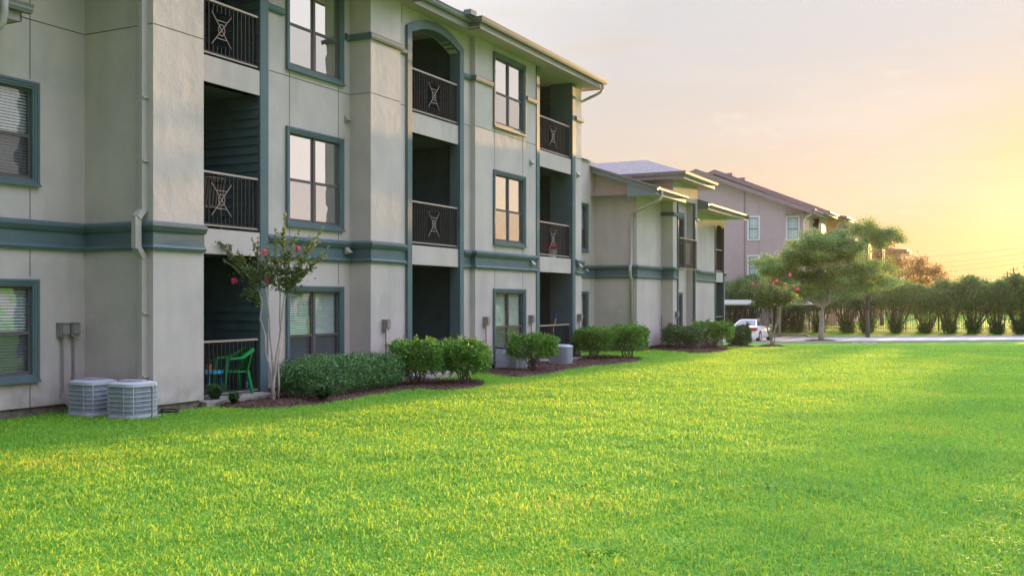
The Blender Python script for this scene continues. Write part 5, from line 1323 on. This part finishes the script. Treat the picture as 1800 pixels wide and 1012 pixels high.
    def flush():
        for mb_, nm, mt_ in ((s, 'facade_wall', 'mauve_stucco'), (per, 'side_wall', 'mauve'), (r, 'roof', 'shingle'), (fb, 'rake_board', 'mauve_d'), (gut, 'gutter', 'fascia'), (sof, 'soffit', 'fascia'), (st, 'window_trim', 'white'), (gl, 'window_glass', fgl)):
            if mb_.f: pb(mb_, nm, mt_)
            mb_.v = []; mb_.f = []
    fgl = mat('far_glass', (.08, .08, .09), .08); gut = MB(); sof = MB()
    ye = ron_x(1434, xw); s.quad((xw, y0, -1), (xw, ye, -1), (xw, ye, 9.3), (xw, y0, 9.3))
    def eave(x_, ya, yb, z_):
        gut.box(x_+.85, x_+.98, ya-.5, yb+.4, z_-.12, z_+.02); gut.box(x_+.80, x_+.85, ya-.45, yb+.35, z_-.32, z_-.05)
        sof.quad((x_+.8, ya-.5, z_-.30), (x_+.8, yb+.4, z_-.30), (x_-1.5, yb+.4, z_-.30), (x_-1.5, ya-.5, z_-.30))
    eave(xw, y0, ye, ze+.0)
    flush()
    xc, ycur = xw-.6, ye
    # second ridge volume
    x2 = xw+.45; y2a = ron_x(1440, x2); y2b = ron_x(1453, x2)
    xp2 = ron_y(1256, y2a-.6); zp2 = hh(298, y2a-.6, xp2); slb = (zp2-hh(371, y2a-.6, x2+.9))/(x2+.9-xp2)
    s.quad((x2, y2a, -1), (x2, y2b, -1), (x2, y2b, 9.6), (x2, y2a, 9.6)); per.quad((xw-1, y2a, -1), (x2, y2a, -1), (x2, y2a, 9.4), (xw-1, y2a, 9.4))
    per.quad((xw-1, ye, -1), (xw, ye, -1), (xw, ye, 9.3), (xw-1, ye, 9.3)); s.quad((xw-1, ye, -1), (xw-1, y2a, -1), (xw-1, y2a, 9.3), (xw-1, ye, 9.3))
    roofpair(xp2, zp2, x2+.9, xp2-9, y2a-.6, y2b+8, slb); rake(xp2, zp2-.01, x2+.9, xp2-9, y2a-.58, slb)
    per.add([(xp2-8, y2a, 8), (x2, y2a, 8), (x2, y2a, zp2-(x2-xp2)*slb-.3), (xp2, y2a, zp2-.3), (xp2-8, y2a, zp2-8*slb-.3)], [(0, 1, 2, 3, 4)])
    eave(x2, y2a, y2b, zp2-(x2+.9-xp2)*slb)
    flush()
    x3 = xw+.3; segs = [(1471, 1483, x3), (1498, 1509, x3), (1523, 1533, x3), (1548, 1556, x3), (1583, 1590, x3-1)]
    prevx = x2; 
    for i, (ua, ub, xx) in enumerate(segs):
        ya, yb = ron_x(ua, xx), ron_x(ub, xx)
        s.quad((xx, ya, -1), (xx, yb, -1), (xx, yb, 9.4), (xx, ya, 9.4)); per.quad((xx-3, ya, -1), (xx, ya, -1), (xx, ya, 9.35), (xx-3, ya, 9.35)); s.quad((xx-3, yb, -1), (xx-3, yb+14, -1), (xx-3, yb+14, 9.3), (xx-3, yb, 9.3))
        zz = 9.5-.05*i; zk = zz+.35
        eave(xx, ya, yb, zz); r.quad((xx+.9, ya-.55, zz), (xx+.9, yb+.45, zz), (xx-2.0, yb+.45, zk), (xx-2.0, ya-.55, zk))
        fb.add([(xx+.9, ya-.54, zz), (xx+.9, ya-.54, zz-.35), (xx-2.0, ya-.54, zk-.35), (xx-2.0, ya-.54, zk)], [(0, 1, 2, 3)])
        # windows / balconies on the lit face
        for k in range(3):
            zc_ = 7.1-3.2*k; st.box(xx-.01, xx+.05, ya+(yb-ya)*.3, ya+(yb-ya)*.75, zc_-.95, zc_+.95)
            gl.box(xx, xx+.055, ya+(yb-ya)*.36, ya+(yb-ya)*.69, zc_-.85, zc_+.85)
        flush()
    for (ua, ub) in ((1414.5, 1423.5), (1427, 1433)):
        a, b = ron_x(ua, xw), ron_x(ub, xw)
        for k in range(3): zc_ = 7.35-3.2*k; st.box(xw-.01, xw+.05, a, b, zc_-1.05, zc_+1.0); gl.box(xw, xw+.056, a+.12, b-.12, zc_-.93, zc_+.88); flush()
    a, b = ron_x(1443.5, x2), ron_x(1450, x2)
    for k in range(3): zc_ = 7.2-3.2*k; gl.box(x2-.01, x2+.03, a, b, zc_-1.0, zc_+1.05); flush()
    flush()
    for (xx, yy_, zt) in ((xw, y0, ze-.1), (x3, ron_x(1471, x3), 9.3)):
        d = MB(); d.tube([(xx+.85, yy_-.35, zt), (xx+.8, yy_-.3, zt-.2), (xx+.2, yy_-.12, zt-.45), (xx+.02, yy_-.1, zt-.7), (xx+.02, yy_-.1, -1)], .06, n=6); pb(d, 'downspout', 'white')
    rv = MB()
    for u_ in (1283, 1305): q = ron_y(u_, y2a); rv = MB(); rv.box(q-.25, q+.25, y2a-.2, y2a+.3, zp2-abs(q-xp2)*slb-.1, zp2-abs(q-xp2)*slb+.17); pb(rv, 'roof_vent', 'mauve_d')
far_building()

# ================================================================== POLES AND WIRES
def poles():
    for u, v, lb in ((1771, 477, 'shorter left one of two thin utility poles on the horizon'), (1781.5, 470, 'taller right one of two thin utility poles on the horizon')):
        z0 = 240; x, y = at(u, z0); h = 1.8+(YH-v)*z0/F_PX+.35; t = empty('utility_pole', (x, y, -.35), lb, 'pole', 'utility poles on the horizon')
        m = MB(); m.tube([(0, 0, 0), (0, 0, h)], [.19, .14], n=8); m.build('shaft', 'bark', t)
        m = MB(); m.box(-.9, .9, -.06, .06, h-.6, h-.48); m.build('crossarm', 'bark', t)
    for k, (va, vb) in enumerate(((452, 433), (464, 443), (472, 450), (481, 458))):
        m = MB(); pts = []
        a = np.array([*at(1600, 330), 1.8+(YH-va)*330/F_PX]); b = np.array([*at(2000, 200), 1.8+(YH-vb+32)*200/F_PX])
        for q in np.linspace(0, 1, 16): p = a+(b-a)*q; p[2] -= 4*q*(1-q)*1.2; pts.append(p)
        m.tube(pts, .03, n=4); o = m.build('power_line', 'fence'); tag(o, ['topmost', 'second highest', 'third highest', 'lowest'][k]+' of the four thin wires crossing the glowing sky', 'wire', 'power lines')
poles()

# ================================================================== GRASS BLADES
def grass():
    rng = np.random.default_rng(9); parts = []
    for (s0_, s1_, dens, ln, wd) in ((5.6, 8.5, 2700, .078, .0095), (8.5, 12, 1900, .078, .011), (12, 17, 1150, .072, .013), (17, 24, 620, .068, .017), (24, 33, 300, .062, .022), (33, 46, 120, .06, .032)):
        hw0 = .56*s1_+6.0; area = (s1_-s0_)*2*hw0; n = int(area*dens)
        s = rng.uniform(s0_, s1_, n); r = rng.uniform(-hw0, hw0, n); k = np.abs(r) < .53*s+6.0; s, r = s[k], r[k]
        x = -sn*s+cs*r; y = cs*s+sn*r
        # building line (front of grass) and beds
        wall = np.where(y < 11.55, -13.75, np.where(y < 28.9, -12.25, np.where(y < 33.7, -13.6, -12.1)))
        k = x > wall+.05
        for poly in BEDS.values(): k &= ~inpoly(x, y, poly)
        # slab pads
        x, y = x[k], y[k]; n = len(x)
        # tufty growth: low frequency height modulation
        hmod = .85+.20*np.sin(x*2.1+1.3*np.sin(y*1.7))*np.sin(y*2.3+np.cos(x*1.9))+.12*np.sin(x*7.3+y*2.1)*np.sin(y*6.1-x*3.3)
        L_ = ln*hmod*rng.uniform(.55, 1.25, n); L_ = np.where(rng.random(n) < .03, L_*1.5, L_)
        a = rng.uniform(0, 2*np.pi, n); ld = np.stack([np.cos(a), np.sin(a)], 1); lean = rng.uniform(.25, 1.25, n)
        sa = a+np.pi/2+rng.normal(size=n)*.5; w_ = wd*rng.uniform(.7, 1.3, n); sv = np.stack([np.cos(sa)*w_, np.sin(sa)*w_, np.zeros(n)], 1)*.5
        z = np.interp(s[k] if len(s) == len(k) else s, [-1e4, 38, 62, 75], [0, 0, -.85, -.85])
        b = np.stack([x, y, z], 1)
        mid = b+np.stack([ld[:, 0]*lean*L_*.35, ld[:, 1]*lean*L_*.35, L_*.6*np.sqrt(1-(lean*.5)**2)], 1)
        tip = b+np.stack([ld[:, 0]*lean*L_, ld[:, 1]*lean*L_, L_*(1-.55*lean)], 1)
        parts.append(np.stack([b-sv, b+sv, mid+sv*.85, tip, mid-sv*.85], axis=1))
    for k in range(9):        # coarser clumps of darker growth scattered in the turf
        s_c = rng.uniform(6.5, 13); r_c = rng.uniform(-.1, .5)*s_c; cx, cy = -sn*s_c+cs*r_c, cs*s_c+sn*r_c
        if cx < -10.5: continue
        n = int(rng.uniform(80, 260)); rr = np.abs(rng.normal(size=n))*rng.uniform(.08, .22); a = rng.uniform(0, 2*np.pi, n)
        b = np.stack([cx+rr*np.cos(a)*1.4, cy+rr*np.sin(a), np.zeros(n)], 1); L_ = rng.uniform(.05, .085, n); d = np.stack([np.cos(a), np.sin(a), np.zeros(n)], 1)
        wv = .005+.0006*s_c; sa = a+np.pi/2; sv = np.stack([np.cos(sa)*wv, np.sin(sa)*wv, np.zeros(n)], 1)*.8
        parts.append(np.stack([b-sv, b+sv, b+d*L_[:, None]*.35+[0, 0, 1]*L_[:, None]*.6+sv*.8, b+d*L_[:, None]*.95+[0, 0, 1]*L_[:, None]*.55, b+d*L_[:, None]*.35+[0, 0, 1]*L_[:, None]*.6-sv*.8], axis=1))
    V = np.concatenate(parts)
    mt = bpy.data.materials.new('grass_blade'); mt.use_nodes = True
    t = mt.node_tree; n = t.nodes; l = t.links; bs = n['Principled BSDF']; bs.inputs['Roughness'].default_value = .55; bs.inputs['Specular IOR Level'].default_value = .3
    g = n.new('ShaderNodeNewGeometry'); r = n.new('ShaderNodeValToRGB'); cr = r.color_ramp
    st = [(0, (.05, .24, .040)), (.35, (.10, .37, .045)), (.68, (.19, .47, .045)), (.90, (.38, .51, .045)), (1, (.55, .45, .13))]
    while len(cr.elements) > 1: cr.elements.remove(cr.elements[-1])
    for i, (p, c) in enumerate(st): e = cr.elements[0] if i == 0 else cr.elements.new(p); e.position = p; e.color = (*c, 1)
    tcn = n.new('ShaderNodeTexCoord'); nz = n.new('ShaderNodeTexNoise'); nz.inputs['Scale'].default_value = .45; nz.inputs['Detail'].default_value = 4; l.new(tcn.outputs['Object'], nz.inputs['Vector'])
    ad = n.new('ShaderNodeMath'); ad.operation = 'MULTIPLY_ADD'; ad.inputs[1].default_value = .62; l.new(g.outputs['Random Per Island'], ad.inputs[0])
    m2 = n.new('ShaderNodeMapRange'); m2.inputs[1].default_value = .28; m2.inputs[2].default_value = .72; m2.inputs[3].default_value = -.08; m2.inputs[4].default_value = .46; l.new(nz.outputs[0], m2.inputs[0]); l.new(m2.outputs[0], ad.inputs[2])
    l.new(ad.outputs[0], r.inputs[0]); l.new(r.outputs[0], bs.inputs['Base Color'])
    tr = n.new('ShaderNodeBsdfTranslucent'); hs = n.new('ShaderNodeHueSaturation'); hs.inputs['Value'].default_value = 1.8; hs.inputs['Hue'].default_value = .465; l.new(r.outputs[0], hs.inputs['Color']); tm = n.new('ShaderNodeMix'); tm.data_type = 'RGBA'; tm.inputs[0].default_value = .45; tm.inputs[7].default_value = (.50, .52, .04, 1); l.new(hs.outputs[0], tm.inputs[6]); l.new(tm.outputs[2], tr.inputs['Color'])
    ms = n.new('ShaderNodeMixShader'); ms.inputs[0].default_value = .42; l.new(bs.outputs[0], ms.inputs[1]); l.new(tr.outputs[0], ms.inputs[2]); l.new(ms.outputs[0], n['Material Output'].inputs[0])
    o = np_mesh('grass', V, 5, [(0, 1, 2, 4), (4, 2, 3)], mt); tag(o, 'bright green mown lawn grass filling the foreground', 'grass', kind='stuff')
    print('blades', len(V))
grass()

# ================================================================== HAZE
def haze():
    m = MB(); m.box(-140, 160, -30, 420, -3.2, 26); mt = bpy.data.materials.new('haze_air'); mt.use_nodes = True
    t = mt.node_tree; n = t.nodes; n.remove(n['Principled BSDF']); v = n.new('ShaderNodeVolumePrincipled')
    v.inputs['Color'].default_value = (1.0, .93, .86, 1); v.inputs['Density'].default_value = .00008; v.inputs['Anisotropy'].default_value = .6
    t.links.new(v.outputs[0], n['Material Output'].inputs['Volume'])
    o = m.build('haze', mt); tag(o, kind='stuff')
haze()
